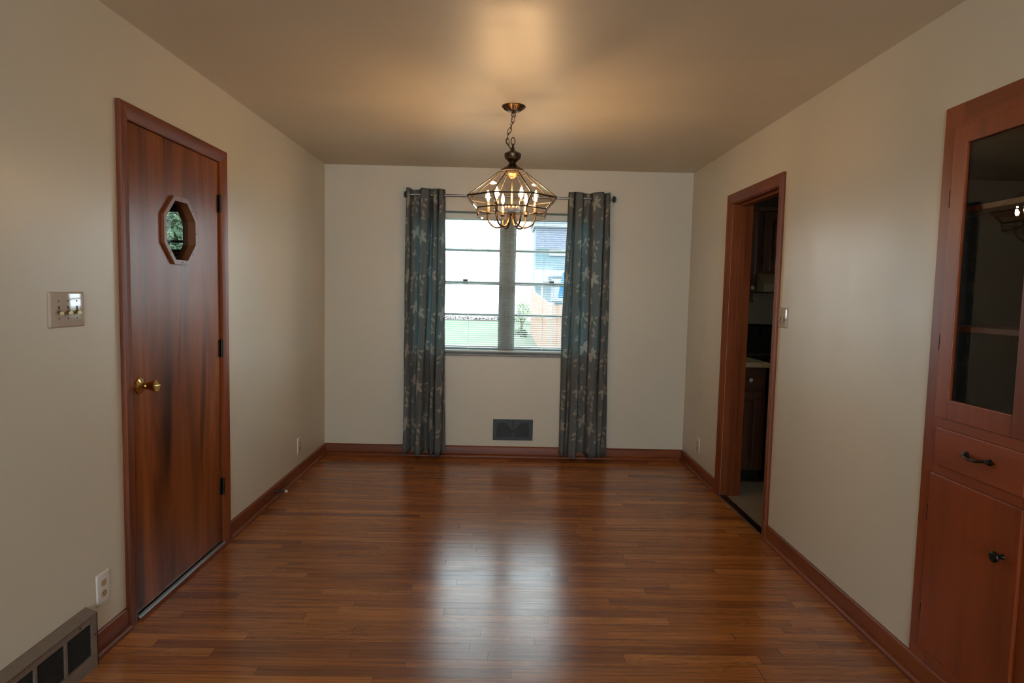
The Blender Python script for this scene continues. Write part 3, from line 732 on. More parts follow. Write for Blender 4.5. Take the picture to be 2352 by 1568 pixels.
A0, A1, A2 = rg(*R0), rg(*R1), rg(*R2)
frame = MB()
def strip(a, b, w_=0.0035):
    w_ *= 1.2; frame.tube([a, a.lerp(b, 0.5), b], w_, 6)
for k in range(8):
    j = (k+1) % 8
    strip(A0[k], A0[j], 0.0022); strip(A1[k], A1[j], 0.0037); strip(A2[k], A2[j], 0.0032)
    strip(A0[k], A1[k], 0.0030); strip(A1[k], A2[k], 0.0032)
    n0 = Vector((A2[k].x, A2[k].y, ZN)); n1 = Vector((A2[j].x, A2[j].y, ZN)); strip(A2[k], n0, 0.0030)
    d = (A2[j]-A2[k]).normalized()*CHX
    b0 = Vector((A2[k].x, A2[k].y, ZB))+d; b1 = Vector((A2[j].x, A2[j].y, ZB))-d
    strip(n0, b0, 0.0016); strip(b0, b1, 0.0014); strip(b1, n1, 0.0016)
frame.build('lamp_frame', M['came'], ch, True)
def pane(pts, inset, depth, name='glass_panel'):
    m = MB(); f = m.bm.faces.new([m.bm.verts.new(p) for p in pts]); m.bm.normal_update()
    cc = f.calc_center_median()
    if f.normal.dot(cc-Vector((AX, AY, cc.z))) < 0: f.normal_flip()
    bmesh.ops.inset_individual(m.bm, faces=[f], thickness=inset, depth=depth)
    return m.build(name, M['lampglass'], ch)
for k in range(8):
    j = (k+1) % 8; d = (A2[j]-A2[k]).normalized()*CHX
    pane([A0[k], A1[k], A1[j], A0[j]], 0.014, 0.0022)
    pane([A1[k], A2[k], A2[j], A1[j]], 0.014, 0.0022)
    pane([A2[k], Vector((A2[k].x, A2[k].y, ZN)), Vector((A2[k].x, A2[k].y, ZB))+d, Vector((A2[j].x, A2[j].y, ZB))-d, Vector((A2[j].x, A2[j].y, ZN)), A2[j]], 0.010, 0.0015)
# inner fitting
plabel(MB().lathe([(0, 0), (0.034, 0), (0.032, -0.010), (0.022, -0.022), (0.012, -0.030), (0.008, -0.036), (0, -0.036)], (AX, AY, 2.078), (0, 0, 1), 8, False).build('inner_cup', M['cupglow'], ch), 'bright brass inner cup')
MB().lathe([(0, 2.045), (0.0055, 2.045), (0.0075, 2.02), (0.0045, 2.01), (0.0045, 1.865), (0, 1.865)], (AX, AY, 0), (0, 0, 1), 16, False).build('centre_rod', M['brass_arm'], ch, True)
cup = MB().lathe([(0, 1.892), (0.039, 1.892), (0.041, 1.889), (0.041, 1.866), (0.038, 1.861), (0.030, 1.860), (0.020, 1.852), (0.014, 1.843), (0.006, 1.840), (0, 1.839)], (AX, AY, 0), (0, 0, 1), 40, False).build('arm_hub', M['brass_arm'], ch, True)
RB = 0.135
for k in range(6):
    a = radians(-8+60*k); c, s_ = cos(a), sin(a)
    path = []
    for q in range(19):
        t = pi+q/18*pi
        rr = 0.0775+0.0575*cos(t); zz = 1.835+0.064*sin(t)
        path.append((rr, zz))
    path = [(0.020, 1.858)]+path+[(RB, 1.852)]
    arm = MB().tube([(AX+r_*c, AY+r_*s_, z) for r_, z in path], 0.0054, 10).build('arm', M['brass_arm'], ch, True)
    bx, by = AX+RB*c, AY+RB*s_
    MB().lathe([(0, 1.846), (0.006, 1.846), (0.013, 1.850), (0.0145, 1.853), (0.009, 1.856), (0.0075, 1.860), (0, 1.860)], (bx, by, 0), (0, 0, 1), 20, False).build('bobeche', M['bronze'], arm, True)
    MB().lathe([(0, 1.858), (0.0105, 1.858), (0.0105, 1.902), (0.008, 1.905), (0, 1.905)], (bx, by, 0), (0, 0, 1), 20, False).build('candle_sleeve', M['candle'], arm, True)
    MB().lathe([(0, 1.903), (0.0065, 1.903), (0.0075, 1.914), (0, 1.914)], (bx, by, 0), (0, 0, 1), 16, False).build('bulb_base', M['brass'], arm, True)
    MB().lathe([(0.007, 1.913), (0.012, 1.921), (0.0168, 1.934), (0.0172, 1.943), (0.014, 1.958), (0.009, 1.972), (0.0045, 1.984), (0.0008, 1.993)], (bx, by, 0), (0, 0, 1), 24, False).build('bulb', M['bulbglass'], arm, True)
    MB().lathe([(0.0008, 1.920), (0.0055, 1.924), (0.0092, 1.938), (0.0085, 1.953), (0.0040, 1.970), (0.0008, 1.978)], (bx, by, 0), (0, 0, 1), 12, False).build('filament', M['filament'], arm, True)

# ------------------------------------------------------------------ switches and outlets (local frame: plate faces +x)
def switch(n, pitch, hw, hh, loc, rz, label):
    r_ = thing('light_switch', loc, label, 'light switch'); 
    X = lambda *a: MB()
    m = MB(); b = bmesh.new(); bmesh.ops.create_cube(b, size=1)
    for v in b.verts:
        k = 1.0 if v.co.x < 0 else 0.0
        ins = 0.006*(1-k)
        v.co = Vector((0.0 if v.co.x < 0 else 0.0065, (hw-ins)*(1 if v.co.y > 0 else -1), (hh-ins)*(1 if v.co.z > 0 else -1)))
    bmesh.ops.bevel(b, geom=list(b.edges), offset=0.0025, segments=3, profile=0.5, affect='EDGES')
    m.join(b, Matrix.Translation(loc)); m.build('plate', M['plate'], r_, True)
    L = Vector(loc)
    for i in range(n):
        y = (i-(n-1)/2)*pitch
        m = MB(); m.box(L.x+0.0055, L.x+0.0068, L.y+y-0.005, L.y+y+0.005, L.z-0.012, L.z+0.013); m.build('slot', M['black'], r_)
        m = MB()
        m.prism([(L.x+0.004, L.y+y-0.0035, L.z+0.008), (L.x+0.004, L.y+y+0.0035, L.z+0.008), (L.x+0.012, L.y+y+0.003, L.z-0.004), (L.x+0.012, L.y+y-0.003, L.z-0.004)], (0.001, 0, -0.006))
        # winged tip
        wing = []
        for q in range(14):
            a = 2*pi*q/14; wing.append((L.x+0.010, L.y+y+0.0125*cos(a)*(1-0.12*sin(a)), L.z-0.009+0.0065*sin(a)))
        m.prism(wing, (0.006, 0, -0.002))
        plabel(m.build('toggle', M['toggle'], r_), 'brass toggle with wide tip')
        for dz in (-0.030, 0.030):
            m = MB(); m.lathe([(0, 0), (0.0034, 0), (0.0026, 0.0012), (0, 0.0014)], (L.x+0.0063, L.y+y, L.z+dz), (1, 0, 0), 12, False)
            m.build('screw', M['bronze'], r_)
    r_.rotation_euler = (0, 0, rz); return r_
switch(3, 0.046, 0.091, 0.0625, (0, 2.240, 1.310), 0, 'triple switch plate with brass toggles on the left wall')
s2 = switch(2, 0.046, 0.060, 0.0575, (W, 3.572, 1.299), pi, 'double switch plate with brass toggles beside the kitchen doorway')

def outlet(label):
    r_ = thing('wall_outlet', (0, 0, 0), label, 'outlet', 'duplex wall outlets')
    m = MB(); b = bmesh.new(); bmesh.ops.create_cube(b, size=1)
    for v in b.verts:
        ins = 0.004 if v.co.x > 0 else 0
        v.co = Vector((0.0 if v.co.x < 0 else 0.006, (0.040-ins)*(1 if v.co.y > 0 else -1), (0.062-ins)*(1 if v.co.z > 0 else -1)))
    bmesh.ops.bevel(b, geom=list(b.edges), offset=0.0018, segments=2, profile=0.5, affect='EDGES')
    m.join(b); m.build('plate', M['platew'], r_, True)
    for zc in (0.021, -0.021):
        pts = []
        for q in range(24):
            a = 2*pi*q/24; y = 0.0165*cos(a); z = 0.0165*sin(a); z = max(-0.0125, min(0.0125, z)); pts.append((0.0050, y, zc+z))
        rc = MB().prism(pts, (0.0022, 0, 0)).build('receptacle', M['ivory'], r_)
        m = MB(); m.box(0.0070, 0.0075, -0.0075, -0.0055, zc-0.001, zc+0.007); m.box(0.0070, 0.0075, 0.0055, 0.0075, zc-0.001, zc+0.006)
        m.lathe([(0, 0), (0.0024, 0), (0.0024, 0.0004), (0, 0.0005)], (0.0071, 0, zc-0.0065), (1, 0, 0), 10, False)
        m.build('slots', M['black'], rc)
    MB().lathe([(0, 0), (0.003, 0), (0.002, 0.001), (0, 0.0012)], (0.0060, 0, 0), (1, 0, 0), 12, False).build('screw', M['ivory'], r_)
    return r_
o1 = outlet('white outlet plate above the floor register beside the wooden door'); o1.location = (0, 2.397, 0.243)
o2 = copy_tree(o1); o2.location = (0, 4.750, 0.230); o2['label'] = 'white outlet plate low on the left wall near the far corner'
o3 = copy_tree(o1); o3.location = (W, 4.998, 0.234); o3.rotation_euler = (0, 0, pi); o3['label'] = 'white outlet plate low on the right wall before the kitchen doorway'

# ------------------------------------------------------------------ floor register on the left wall
rgst = thing('floor_register', (0, 1.79, 0), 'long tan metal baseboard register with black louvres at lower left', 'vent')
yA, yB = 1.29, 2.291
opens = [(2.128-0.142*k, 2.258-0.142*k) for k in range(6)]
m = MB()
m.prism([(0, yA, 0.217), (0.004, yA, 0.219), (0.046, yA, 0.204), (0.046, yA, 0.198), (0, yA, 0.198)], (0, yB-yA, 0))
m.box(0.038, 0.046, yA, yB, 0.178, 0.200); m.box(0.038, 0.046, yA, yB, 0.0, 0.055)
m.box(0, 0.046, yB-0.004, yB, 0.0, 0.200); m.box(0, 0.046, yA, yA+0.004, 0, 0.2)
m.box(0.038, 0.046, 2.258, yB, 0.055, 0.178); m.box(0.038, 0.046, yA, opens[-1][0], 0.055, 0.178)
for (a, b), (c_, d_) in zip(opens, opens[1:]): m.box(0.038, 0.046, d_, a, 0.055, 0.178)
m.build('register_frame', M['register'], rgst)
for a, b in opens:
    m = MB()
    for k in range(20):
        z = 0.058+k*0.0061
        m.prism([(0.024, a, z+0.004), (0.042, a, z), (0.042, a, z+0.0012), (0.024, a, z+0.0052)], (0, b-a, 0))
    m.build('louvre_panel', M['louver'], rgst)
MB().box(0.004, 0.008, yA+0.01, yB-0.01, 0.01, 0.19).build('back_plate', M['black'], rgst)
for y, z in ((2.195, 0.189), (1.80, 0.189), (2.276, 0.125), (1.45, 0.189)):
    MB().lathe([(0, 0), (0.0045, 0), (0.0032, 0.002), (0, 0.0024)], (0.046, y, z), (1, 0, 0), 12, False).build('screw', M['black'], rgst)

# ------------------------------------------------------------------ vent on the window wall
vt = thing('wall_vent', (1.612, D, 0.236), 'dark grey metal wall vent with curved louvres below the window', 'vent')
vx0, vx1, vz0, vz1 = 1.441, 1.783, 0.145, 0.326; ox0, ox1, oz0, oz1 = 1.469, 1.757, 0.172, 0.299
m = MB()
for a in ((vx0, vx1, vz0, oz0), (vx0, vx1, oz1, vz1), (vx0, ox0, oz0, oz1), (ox1, vx1, oz0, oz1)): m.box(a[0], a[1], D-0.009, D, a[2], a[3])
m.build('vent_frame', M['ventframe'], vt)
MB().box(ox0, ox1, D-0.002, D-0.0005, oz0, oz1).build('vent_back', M['black'], vt)
vcx, vcz = 1.613, 0.218
for sx in (-1, 1):
    m = MB()
    for k in range(16):
        R_ = 0.020+0.0079*k; seg = []
        for q in range(-14, 15):
            a = radians(q*3.4); x = vcx+sx*R_*cos(a)*(1.0); z = vcz+R_*1.05*sin(a)
            if oz0+0.001 < z < oz1-0.001 and ox0 < x < ox1: seg.append((x, D-0.006, z))
        if len(seg) > 2: m.tube(seg, 0.0012, 5)
    m.build('curved_louvres', M['ventarc'], vt)
m = MB()
for (x, z) in ((1.530, oz1), (1.703, oz1), (1.563, oz0), (1.663, oz0)):
    m.tube([(vcx+(0.008 if x > vcx else -0.008), D-0.0075, vcz+(0.006 if z > vcz else -0.006)), (x, D-0.0075, z)], 0.0016, 6)
m.box(vcx-0.0095, vcx+0.0095, D-0.010, D-0.004, vcz-0.008, vcz+0.008, 0.002)
m.build('cross_brace', M['ventframe'], vt)
MB().tube([(1.613, D-0.012, 0.311), (1.613, D-0.018, 0.300), (1.615, D-0.018, 0.265)], 0.0026, 8).build('damper_lever', M['ventframe'], vt)

# ------------------------------------------------------------------ door stop
ds = thing('door_stop', (0.013, 4.20, 0.056), 'small black door stop with white tip on the left baseboard', 'door stop')
MB().lathe([(0, 0), (0.0135, 0), (0.0125, 0.003), (0.008, 0.016), (0.0045, 0.032), (0.0040, 0.072), (0, 0.072)], (0.013, 4.20, 0.056), (1, 0, 0), 20, False).build('stem', M['darkmetal'], ds, True)
MB().lathe([(0, 0.070), (0.0075, 0.070), (0.0085, 0.074), (0.0085, 0.084), (0.006, 0.087), (0, 0.088)], (0.013, 4.20, 0.056), (1, 0, 0), 18, False).build('rubber_tip', M['rubber'], ds, True)

# ------------------------------------------------------------------ built-in china cabinet
cb = thing('china_cabinet', (W, 2.0375, 0.09), 'reddish built-in china cabinet with glass door at the right edge', 'cabinet')
fy0, fy1, fz0, fz1 = 1.760, 2.315, 0.0905, 2.085
FX = W-0.008                      # face frame stands 8 mm proud of the wall
m = MB(); m.box(FX, W+0.012, 2.222, fy1, fz0, fz1, 0.0012); m.box(FX, W+0.012, fy0, 1.853, fz0, fz1, 0.0012); m.build('face_frame_stile', M['cab_z'], cb)
m = MB(); m.box(FX+0.0003, W+0.012, 1.853, 2.222, 1.985, fz1, 0.001); m.build('top_rail', M['cab_y'], cb)
m = MB(); pass
for z0_, z1_ in ((0.955, 1.010), (0.792, 0.835), (fz0, 0.175)): MB().box(FX+0.0003, W+0.012, 1.853, 2.222, z0_, z1_, 0.001).build('cross_rail', M['cab_y'], cb)
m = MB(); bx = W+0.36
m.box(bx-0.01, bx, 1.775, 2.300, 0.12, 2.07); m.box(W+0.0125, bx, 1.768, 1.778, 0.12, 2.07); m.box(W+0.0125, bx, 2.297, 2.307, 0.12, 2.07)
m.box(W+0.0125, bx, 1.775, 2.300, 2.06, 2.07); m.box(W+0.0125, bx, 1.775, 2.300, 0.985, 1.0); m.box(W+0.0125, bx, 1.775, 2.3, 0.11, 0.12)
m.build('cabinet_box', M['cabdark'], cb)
for z in (1.722, 1.312):
    plabel(MB().box(W+0.018, bx-0.012, 1.779, 2.296, z-0.010, z+0.010, 0.002).build('shelf', M['cab_y'], cb), 'wooden shelf behind the glass')
# glass door
dy0, dy1, dz0, dz1 = 1.832, 2.245, 0.998, 2.002; GX = FX-0.0005
m = MB(); m.box(GX-0.014, GX, 2.180, dy1, dz0, dz1, 0.002); m.box(GX-0.014, GX, dy0, 1.899, dz0, dz1, 0.002)
m.box(GX-0.0138, GX, 1.899, 2.180, 1.940, dz1, 0.002); m.box(GX-0.0138, GX, 1.899, 2.180, dz0, 1.066, 0.002)
gd = m.build('glass_door', M['cab_z'], cb)
MB().box(GX-0.005, GX-0.002, 1.897, 2.182, 1.064, 1.942).build('glass_pane', M['cabglass'], gd)
# drawer
m = MB(); m.box(GX-0.012, GX, 1.838, 2.235, 0.829, 0.962, 0.0035, 3); dr = m.build('drawer', M['cab_y'], cb)
hp = []
py0, py1, pz, px_ = 1.975, 2.075, 0.900, GX-0.012
m = MB()
m.tube(catmull([(px_-0.003, py0, pz), (px_-0.014, py0+0.006, pz+0.001), (px_-0.024, py0+0.024, pz-0.003), (px_-0.026, (py0+py1)/2, pz-0.006), (px_-0.024, py1-0.024, pz-0.003), (px_-0.014, py1-0.006, pz+0.001), (px_-0.003, py1, pz)], 5), 0.0048, 10)
for y, s_ in ((py0, -1), (py1, 1)):
    m.lathe([(0, 0), (0.0115, 0), (0.011, 0.003), (0.006, 0.007), (0.004, 0.016), (0, 0.018)], (px_, y, pz), (-1, 0, 0), 16, False)
    m.lathe([(0, 0.008), (0.006, 0.008), (0.005, 0.014), (0, 0.026)], (px_-0.003, y, pz), (0, s_, 0), 10, False)
plabel(m.build('drawer_pull', M['darkmetal'], dr, True), 'dark iron bail drawer pull')
# lower door of two boards
m = MB(); m.box(GX-0.013, GX, 1.835, 2.248, 0.150, 0.795, 0.0035, 3); ld = m.build('lower_door', M['cab_z'], cb)
plabel(MB().lathe([(0, 0), (0.0095, 0), (0.0075, 0.006), (0.006, 0.012), (0.0085, 0.018), (0.0165, 0.024), (0.018, 0.028), (0.0165, 0.032), (0.009, 0.035), (0, 0.0355)], (GX-0.013, 1.893, 0.628), (-1, 0, 0), 28, False).build('door_knob', M['darkmetal'], ld, True), 'round dark knob')
for z, par in ((1.762, gd), (1.262, gd), (0.647, ld), (0.276, ld)):
    m = MB(); m.tube([(GX-0.010, 2.2485, z-0.026), (GX-0.010, 2.2485, z+0.026)], 0.0032, 8)
    for s_ in (-1, 1): m.lathe([(0, 0), (0.003, 0), (0.0015, 0.004), (0, 0.005)], (GX-0.010, 2.2485, z+s_*0.027), (0, 0, s_), 8, False)
    m.build('hinge', M['darkmetal'], par)

# ------------------------------------------------------------------ kitchen
kx0, kx1, ky0 = W+WT, 5.6, 2.55
w = MB(); w.box(kx0, kx1, D, D+WT, -0.05, H); w.box(kx0, kx1+0.1, ky0-0.1, ky0, -0.05, H)
w.box(kx1, kx1+0.1, ky0, 4.0, -0.05, H); w.box(kx1, kx1+0.1, 4.4, D+WT, -0.05, H); w.box(kx1, kx1+0.1, 4.0, 4.4, 1.6, H); w.box(kx1, kx1+0.1, 4.0, 4.4, -0.05, 1.3)  # opening behind the kitchen fill lamp is added, out of view
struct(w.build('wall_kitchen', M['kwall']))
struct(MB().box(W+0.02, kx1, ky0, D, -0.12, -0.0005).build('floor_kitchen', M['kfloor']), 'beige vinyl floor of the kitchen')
KF = 4.781
def raised_door(m, x0, x1, z0, z1, y, t=0.019, rail=0.055):
    m.box(x0, x0+rail, y-t, y, z0, z1, 0.003); m.box(x1-rail, x1, y-t, y, z0, z1, 0.003)
    m.box(x0+rail, x1-rail, y-t, y, z0, z0+rail, 0.003); m.box(x0+rail, x1-rail, y-t, y, z1-rail, z1, 0.003)
    m.box(x0+rail, x1-rail, y-t*0.45, y-0.001, z0+rail, z1-rail)
    m.prism([(x0+rail+0.028, y-t*0.95, z0+rail+0.028), (x1-rail-0.028, y-t*0.95, z0+rail+0.028), (x1-rail-0.028, y-t*0.95, z1-rail-0.028), (x0+rail+0.028, y-t*0.95, z1-rail-0.028)], (0, t*0.6, 0))
def knob(parent, x, y, z, horiz=True):
    a, b = (0.026, 0.011) if horiz else (0.011, 0.028)
    pts = [(x+a*cos(2*pi*q/20), y-0.0005, z+b*sin(2*pi*q/20)) for q in range(20)]
    m = MB().prism(pts, (0, -0.002, 0)); bp_ = m.build('knob_backplate', M['toggle'], parent)
    plabel(MB().lathe([(0, 0), (0.006, 0), (0.005, 0.010), (0.013, 0.016), (0.0155, 0.022), (0.012, 0.028), (0, 0.030)], (x, y-0.002, z), (0, -1, 0), 20, False).build('knob', M['porcelain'], parent, True), 'white porcelain knob')
bc = thing('base_cabinet', (3.36, 5.1, 0), 'dark oak kitchen base cabinet with drawer under beige countertop', 'cabinet')
bx0, bx1 = 3.215, 3.505
MB().box(bx0, bx1, KF, D-0.001, 0.10, 0.888, 0.002).build('cabinet_body', M['oak_z'], bc)
plabel(MB().box(bx0, bx1, KF+0.07, D-0.001, 0.0, 0.10).build('toe_kick', M['black'], bc), 'black recessed toe kick')
m = MB(); m.box(3.235, 3.482, KF-0.019, KF, 0.715, 0.865, 0.005); dd = m.build('drawer', M['oak_x'], bc); knob(dd, 3.372, KF-0.019, 0.796)
m = MB(); raised_door(m, 3.225, 3.470, 0.125, 0.700, KF); dd = m.build('door', M['oak_z'], bc)
plabel(MB().tube([(3.452+0.013*cos(q*pi/8), KF-0.026, 0.655+0.013*sin(q*pi/8)) for q in range(16)], 0.003, 6, True).lathe([(0, 0), (0.010, 0), (0.006, 0.007), (0, 0.008)], (3.452, KF-0.019, 0.660), (0, -1, 0), 16, False).build('ring_pull', M['toggle'], dd), 'brass ring pull')
ct = MB().box(3.215, 3.514, KF-0.028, D-0.001, 0.888, 0.928, 0.006, 3).build('countertop', M['counter']); tag(ct, 'beige laminate countertop left of the black stove', 'countertop')
st = thing('stove', (3.9, 5.1, 0), 'black kitchen stove with round knobs seen through the doorway', 'stove')
sx0, sx1 = 3.518, 4.278
m = MB(); m.box(sx0, sx1, KF-0.005, 5.41, 0.06, 0.905, 0.004); m.box(sx0+0.03, sx1-0.03, KF+0.05, 5.40, 0.0, 0.06); m.build('stove_body', M['stove'], st)
MB().box(sx0-0.001, sx1+0.001, KF-0.012, 5.40, 0.905, 0.918, 0.003).build('cooktop', M['stove'], st)
m = MB()
for x, y, r_ in ((3.70, 4.97, 0.09), (4.09, 4.97, 0.075), (3.70, 5.22, 0.075), (4.09, 5.22, 0.09)):
    for q in range(4):
        m.tube([(x+r_*(1-q*0.22)*cos(a*pi/12), y+r_*(1-q*0.22)*sin(a*pi/12), 0.924) for a in range(24)], 0.004, 6, True)
m.build('burners', M['darkmetal'], st)
MB().prism([(sx0, 5.370, 0.936), (sx0, 5.435, 0.936), (sx0, 5.435, 1.190), (sx0, 5.395, 1.190), (sx0, 5.378, 1.170)], (sx1-sx0, 0, 0)).build('backguard', M['stove'], st)
MB().box(sx0, sx1, 5.362, 5.372, 0.934, 0.940).build('chrome_strip', M['chrome'], st)
for x in (3.611, 3.689, 4.107, 4.185):
    k_ = MB().lathe([(0, 0), (0.024, 0), (0.022, 0.014), (0.018, 0.020), (0, 0.021)], (x, 5.374, 1.114), (0, -1, 0), 24, False).build('control_knob', M['stove'], st, True)
    MB().box(x+0.004, x+0.018, 5.3525, 5.354, 1.112, 1.116).build('pointer_mark', M['whitetrim'], k_)
    m = MB().tube([(x+0.029*cos(q*pi/12), 5.3735, 1.114+0.029*sin(q*pi/12)) for q in range(24)], 0.0006, 4, True); m.build('dial_ring', M['ventframe'], k_)
m = MB(); m.box(sx0+0.02, sx1-0.02, KF-0.022, KF-0.006, 0.22, 0.84, 0.004); m.build('oven_door', M['stove'], st)
MB().tube([(sx0+0.06, KF-0.05, 0.80), (3.9, KF-0.05, 0.80), (sx1-0.06, KF-0.05, 0.80)], 0.010, 10).build('oven_handle', M['stove'], st)
UF = 5.10
u1 = thing('wall_cabinet', (3.36, 5.27, 1.37), 'tall dark oak wall cabinet with white knob left of the range hood', 'cabinet', 'kitchen wall cabinets')
MB().box(3.215, 3.512, UF, D-0.001, 1.372, 2.120, 0.002).build('cabinet_body', M['oak_z'], u1)
m = MB(); m.box(3.235, 3.496, UF-0.019, UF, 1.392, 2.085, 0.004); dd = m.build('door', M['oak_z'], u1); knob(dd, 3.474, UF-0.019, 1.490, False)
MB().box(3.215, 3.514, UF-0.010, UF, 2.095, 2.125, 0.003).build('crown', M['oak_x'], u1)
u2 = thing('wall_cabinet', (3.9, 5.27, 1.6), 'dark oak wall cabinet with raised panel door above the range hood', 'cabinet', 'kitchen wall cabinets')
MB().box(3.514, 4.28, UF, D-0.001, 1.605, 2.120, 0.002).build('cabinet_body', M['oak_z'], u2)
for a, b in ((3.556, 3.90), (3.91, 4.25)):
    m = MB(); raised_door(m, a, b, 1.628, 2.090, UF); dd = m.build('door', M['oak_z'], u2)
    for z in (1.70, 2.01): MB().box(a-0.006 if a < 3.6 else b, a if a < 3.6 else b+0.006, UF-0.012, UF-0.002, z-0.022, z+0.022).build('hinge', M['darkmetal'], dd)
MB().box(3.514, 4.282, UF-0.010, UF, 2.095, 2.125, 0.003).build('crown', M['oak_x'], u2)
hd = thing('range_hood', (3.9, 5.2, 1.46), 'almond range hood above the black stove', 'range hood')
MB().prism([(3.520, D-0.002, 1.604), (3.520, 5.085, 1.604), (3.520, 4.955, 1.520), (3.520, 4.955, 1.458), (3.520, D-0.002, 1.458)], (0.756, 0, 0)).build('hood_shell', M['hood'], hd)
MB().box(3.55, 4.25, 4.98, 5.38, 1.452, 1.458).build('grease_filter', M['ventframe'], hd)

# ------------------------------------------------------------------ outside
GZ = -0.30
def lawn():
    m = MB(); m.box(-40, 40, D+WT+0.02, 41, GZ-0.1, GZ)
    o = m.build('lawn', M['grass']); return struct(o, 'pale green lawn outside the window')
lawn()
struct(MB().box(-80, 80, 41, 130, GZ-0.1, GZ-0.01).build('ground_far', M['road']), 'pale ground beyond the lawn')
hs = thing('neighbour_house', (9, 36.5, GZ), 'blue grey sided neighbouring house seen through the right window', 'house')
hy = 35.0
MB().box(3.17, 15, hy, 38, GZ, 5.04).build('house_wall', M['siding'], hs)
MB().box(3.05, 15.2, hy-0.35, 38.3, 5.04, 5.22).build('eave', M['whitetrim'], hs)
m = MB(); m.prism([(3.0, hy-0.4, 5.22), (3.0, 36.6, 6.6), (3.0, 38.4, 5.22)], (12.3, 0, 0)); m.build('roof', M['shingle'], hs)
plabel(MB().box(3.16, 15, hy-0.04, hy, 3.86, 5.04).build('upper_siding', M['shingle'], hs), 'grey purple upper siding')
plabel(MB().box(3.9, 15, hy-0.06, hy-0.04, 3.50, 3.84).build('white_band', M['whitetrim'], hs), 'white panel band')
plabel(MB().box(3.16, 15, hy-0.08, hy, 2.10, 2.75).build('porch_beam', M['whitetrim'], hs), 'white porch beam')
MB().box(3.10, 3.62, hy-0.12, hy+0.1, GZ, 2.1).build('porch_post', M['whitetrim'], hs)
m = MB(); m.box(3.86, 5.6, hy-0.1, hy-0.02, 0.9, 2.42); fr = m.build('window_frame', M['houseframe'], hs)
MB().box(4.06, 4.8, hy-0.12, hy-0.09, 1.05, 2.28).build('window_pane', M['houseglass'], fr)
plabel(MB().box(3.18, 3.50, hy-0.14, hy-0.1, 1.2, 1.95).build('utility_box', M['houseframe'], hs), 'grey box on the house wall')
# fences
def fence(p0, p1, zt0, zt1, z0, label, cap):
    a, b = Vector(p0), Vector(p1); L = (b-a).length; d = (b-a)/L; n = int(L/0.14)
    r_ = thing('wooden_fence', ((a.x+b.x)/2, (a.y+b.y)/2, z0), label, 'fence', 'weathered board fences')
    nn = Vector((-d.y, d.x))*0.012; m = MB()
    for k in range(n):
        s0 = k*L/n; s1 = s0+L/n-0.004; zt = zt0+(zt1-zt0)*(k+.5)/n; q0 = a+d*s0; q1 = a+d*s1
        m.prism([(q0.x-nn.x, q0.y-nn.y, z0), (q1.x-nn.x, q1.y-nn.y, z0), (q1.x-nn.x, q1.y-nn.y, zt-0.02), ((q0.x+q1.x)/2-nn.x, (q0.y+q1.y)/2-nn.y, zt), (q0.x-nn.x, q0.y-nn.y, zt-0.02)], (nn.x*2, nn.y*2, 0))
    m.build('fence_boards', M['fence'], r_)
    m = MB()
    for h_ in (0.25, 0.85):
        q = [a+nn*2, b+nn*2]; zz0 = z0+(zt0-z0)*h_; zz1 = z0+(zt1-z0)*h_
        m.tube([(q[0].x, q[0].y, zz0), (q[1].x, q[1].y, zz1)], 0.04, 4)
    m.build('fence_rail', M['fencecap'], r_)
    for s_ in (0.0, 1.0):
        q = a.lerp(b, s_)+nn*3; MB().box(q.x-0.05, q.x+0.05, q.y-0.05, q.y+0.05, z0, (zt0 if s_ == 0 else zt1)+0.04, 0.01).build('fence_post', M['fencecap'], r_)
    return r_
fence((2.70, 28.0), (2.62, 15.2), 1.62, 1.17, GZ, 'tall weathered fence run sloping down towards the house beyond the window', True)
fence((2.62, 15.0), (6.5, 15.0), 1.17, 1.17, GZ, 'low board fence facing the house at the window lower right', True)

def leafcloud(centers, n, size, mat, name, parent, seed):
    rnd = random.Random(seed); m = MB()
    for k in range(n):
        c, rr = rnd.choice(centers); c = Vector(c)
        d = Vector((rnd.gauss(0, 1), rnd.gauss(0, 1), rnd.gauss(0, 1))).normalized()*(rnd.random()**0.4)
        p = c+Vector((d.x*rr[0], d.y*rr[1], d.z*rr[2]))
        u = Vector((rnd.gauss(0, 1), rnd.gauss(0, 1), rnd.gauss(0, 1))).normalized(); v = u.orthogonal().normalized()
        s_ = size*(0.6+0.8*rnd.random())
        m.face([p-u*s_, p+v*s_*0.4+u*s_*0.1, p+u*s_, p-v*s_*0.4+u*s_*0.1])
    return m.build(name, mat, parent)
sh = thing('young_tree', (2.35, 29.5, GZ), 'small leafy tree with pinkish green foliage left of the far fence', 'tree')
m = MB()
for dx, dz in ((-0.25, 1.2), (0.05, 1.4), (0.28, 1.0), (-0.05, 0.9)):
    m.tube([(2.35, 29.5, GZ), (2.35+dx*0.3, 29.5, GZ+0.5), (2.35+dx, 29.5+dx*0.4, GZ+dz)], 0.02, 6)
m.build('stems', M['bark'], sh)
leafcloud([((2.20, 29.5, 0.75), (.30, .3, .40)), ((2.45, 29.5, 0.95), (.32, .3, .45)), ((2.3, 29.5, 0.35), (.30, .3, .30)), ((2.6, 29.5, .6), (.22, .3, .35))], 900, 0.055, M['leafa'], 'leaves', sh, 4)
bsh = thing('low_bush', (2.2, 26.5, GZ), 'low dark green bush on the lawn in front of the fence', 'bush')
leafcloud([((2.20, 26.5, GZ+0.12), (.28, .3, .20)), ((2.32, 25.5, GZ+.1), (.15, .3, .2))], 500, 0.05, M['leafd'], 'leaves', bsh, 5)
MB().tube([(2.22, 26.5, GZ-0.01), (2.22, 26.5, GZ+.15)], 0.02, 6).build('stems', M['bark'], bsh)
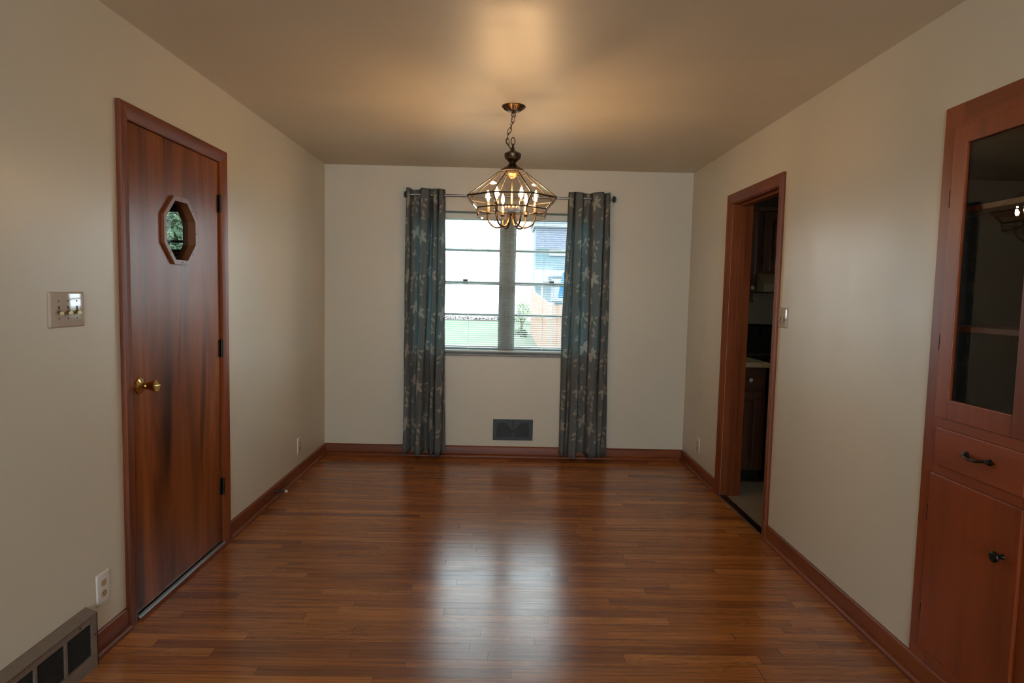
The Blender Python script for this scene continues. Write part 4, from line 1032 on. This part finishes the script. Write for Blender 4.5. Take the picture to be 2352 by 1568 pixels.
fl = thing('flower_bed', (-0.7, 40, GZ), 'long row of pinkish flowers at the far edge of the lawn', 'flowers')
leafcloud([((x*0.5-6, 40.0, GZ+0.12), (.4, .35, .18)) for x in range(0, 18)], 1600, 0.07, M['pink'], 'blossoms', fl, 6)
MB().box(-6.3, 2.7, 39.8, 40.2, GZ-0.01, GZ+0.05).build('soil', M['bark'], fl)
um = thing('patio_umbrella', (4.36, 31, GZ), 'closed blue patio umbrella beyond the fence at the right of the window', 'umbrella')
MB().tube([(4.36, 31, GZ), (4.36, 31, 2.5)], 0.025, 8).build('pole', M['whitetrim'], um)
m = MB(); prf = [(0.03, 2.50), (0.07, 2.3), (0.12, 1.95), (0.17, 1.6), (0.21, 1.32), (0.17, 1.25)]
b = bmesh.new(); rings = []
for r_, z in prf: rings.append([b.verts.new(((r_*(1+0.22*cos(8*2*pi*k/32)))*cos(2*pi*k/32), (r_*(1+0.22*cos(8*2*pi*k/32)))*sin(2*pi*k/32), z)) for k in range(32)])
for A_, B_ in zip(rings, rings[1:]):
    for k in range(32): b.faces.new((A_[k], B_[k], B_[(k+1) % 32], A_[(k+1) % 32]))
m.join(b, Matrix.Translation((4.36, 31, 0))); m.build('folded_canopy', M['umbrella'], um, True)
tr = thing('leafy_tree', (-2.6, 8.5, GZ), 'green leafy tree outside the small window beyond the octagon', 'tree')
MB().tube([(-2.6, 8.5, GZ), (-2.55, 8.5, 1.6), (-2.4, 8.4, 3.2)], 0.10, 8, rs=[0.14, 0.10, 0.05]).build('trunk', M['bark'], tr)
leafcloud([((-2.6+dx, 8.5+dy, z), (.9, .8, .8)) for dx, dy, z in ((0, 0, 2.2), (.7, .3, 3.0), (-.7, .2, 2.9), (0.3, 0, 3.8), (.8, -.2, 1.6), (-.6, 0, 1.4), (0.2, .5, 1.0), (1.4, 0.3, 2.3), (-1.2, 0.2, 1.8), (-1.2, 0.1, 2.6), (-.4, .2, 2.0), (-.3, .1, 2.6), (-1.7, 0.3, 2.1))], 45000, 0.042, M['leafb'], 'leaves', tr, 9)
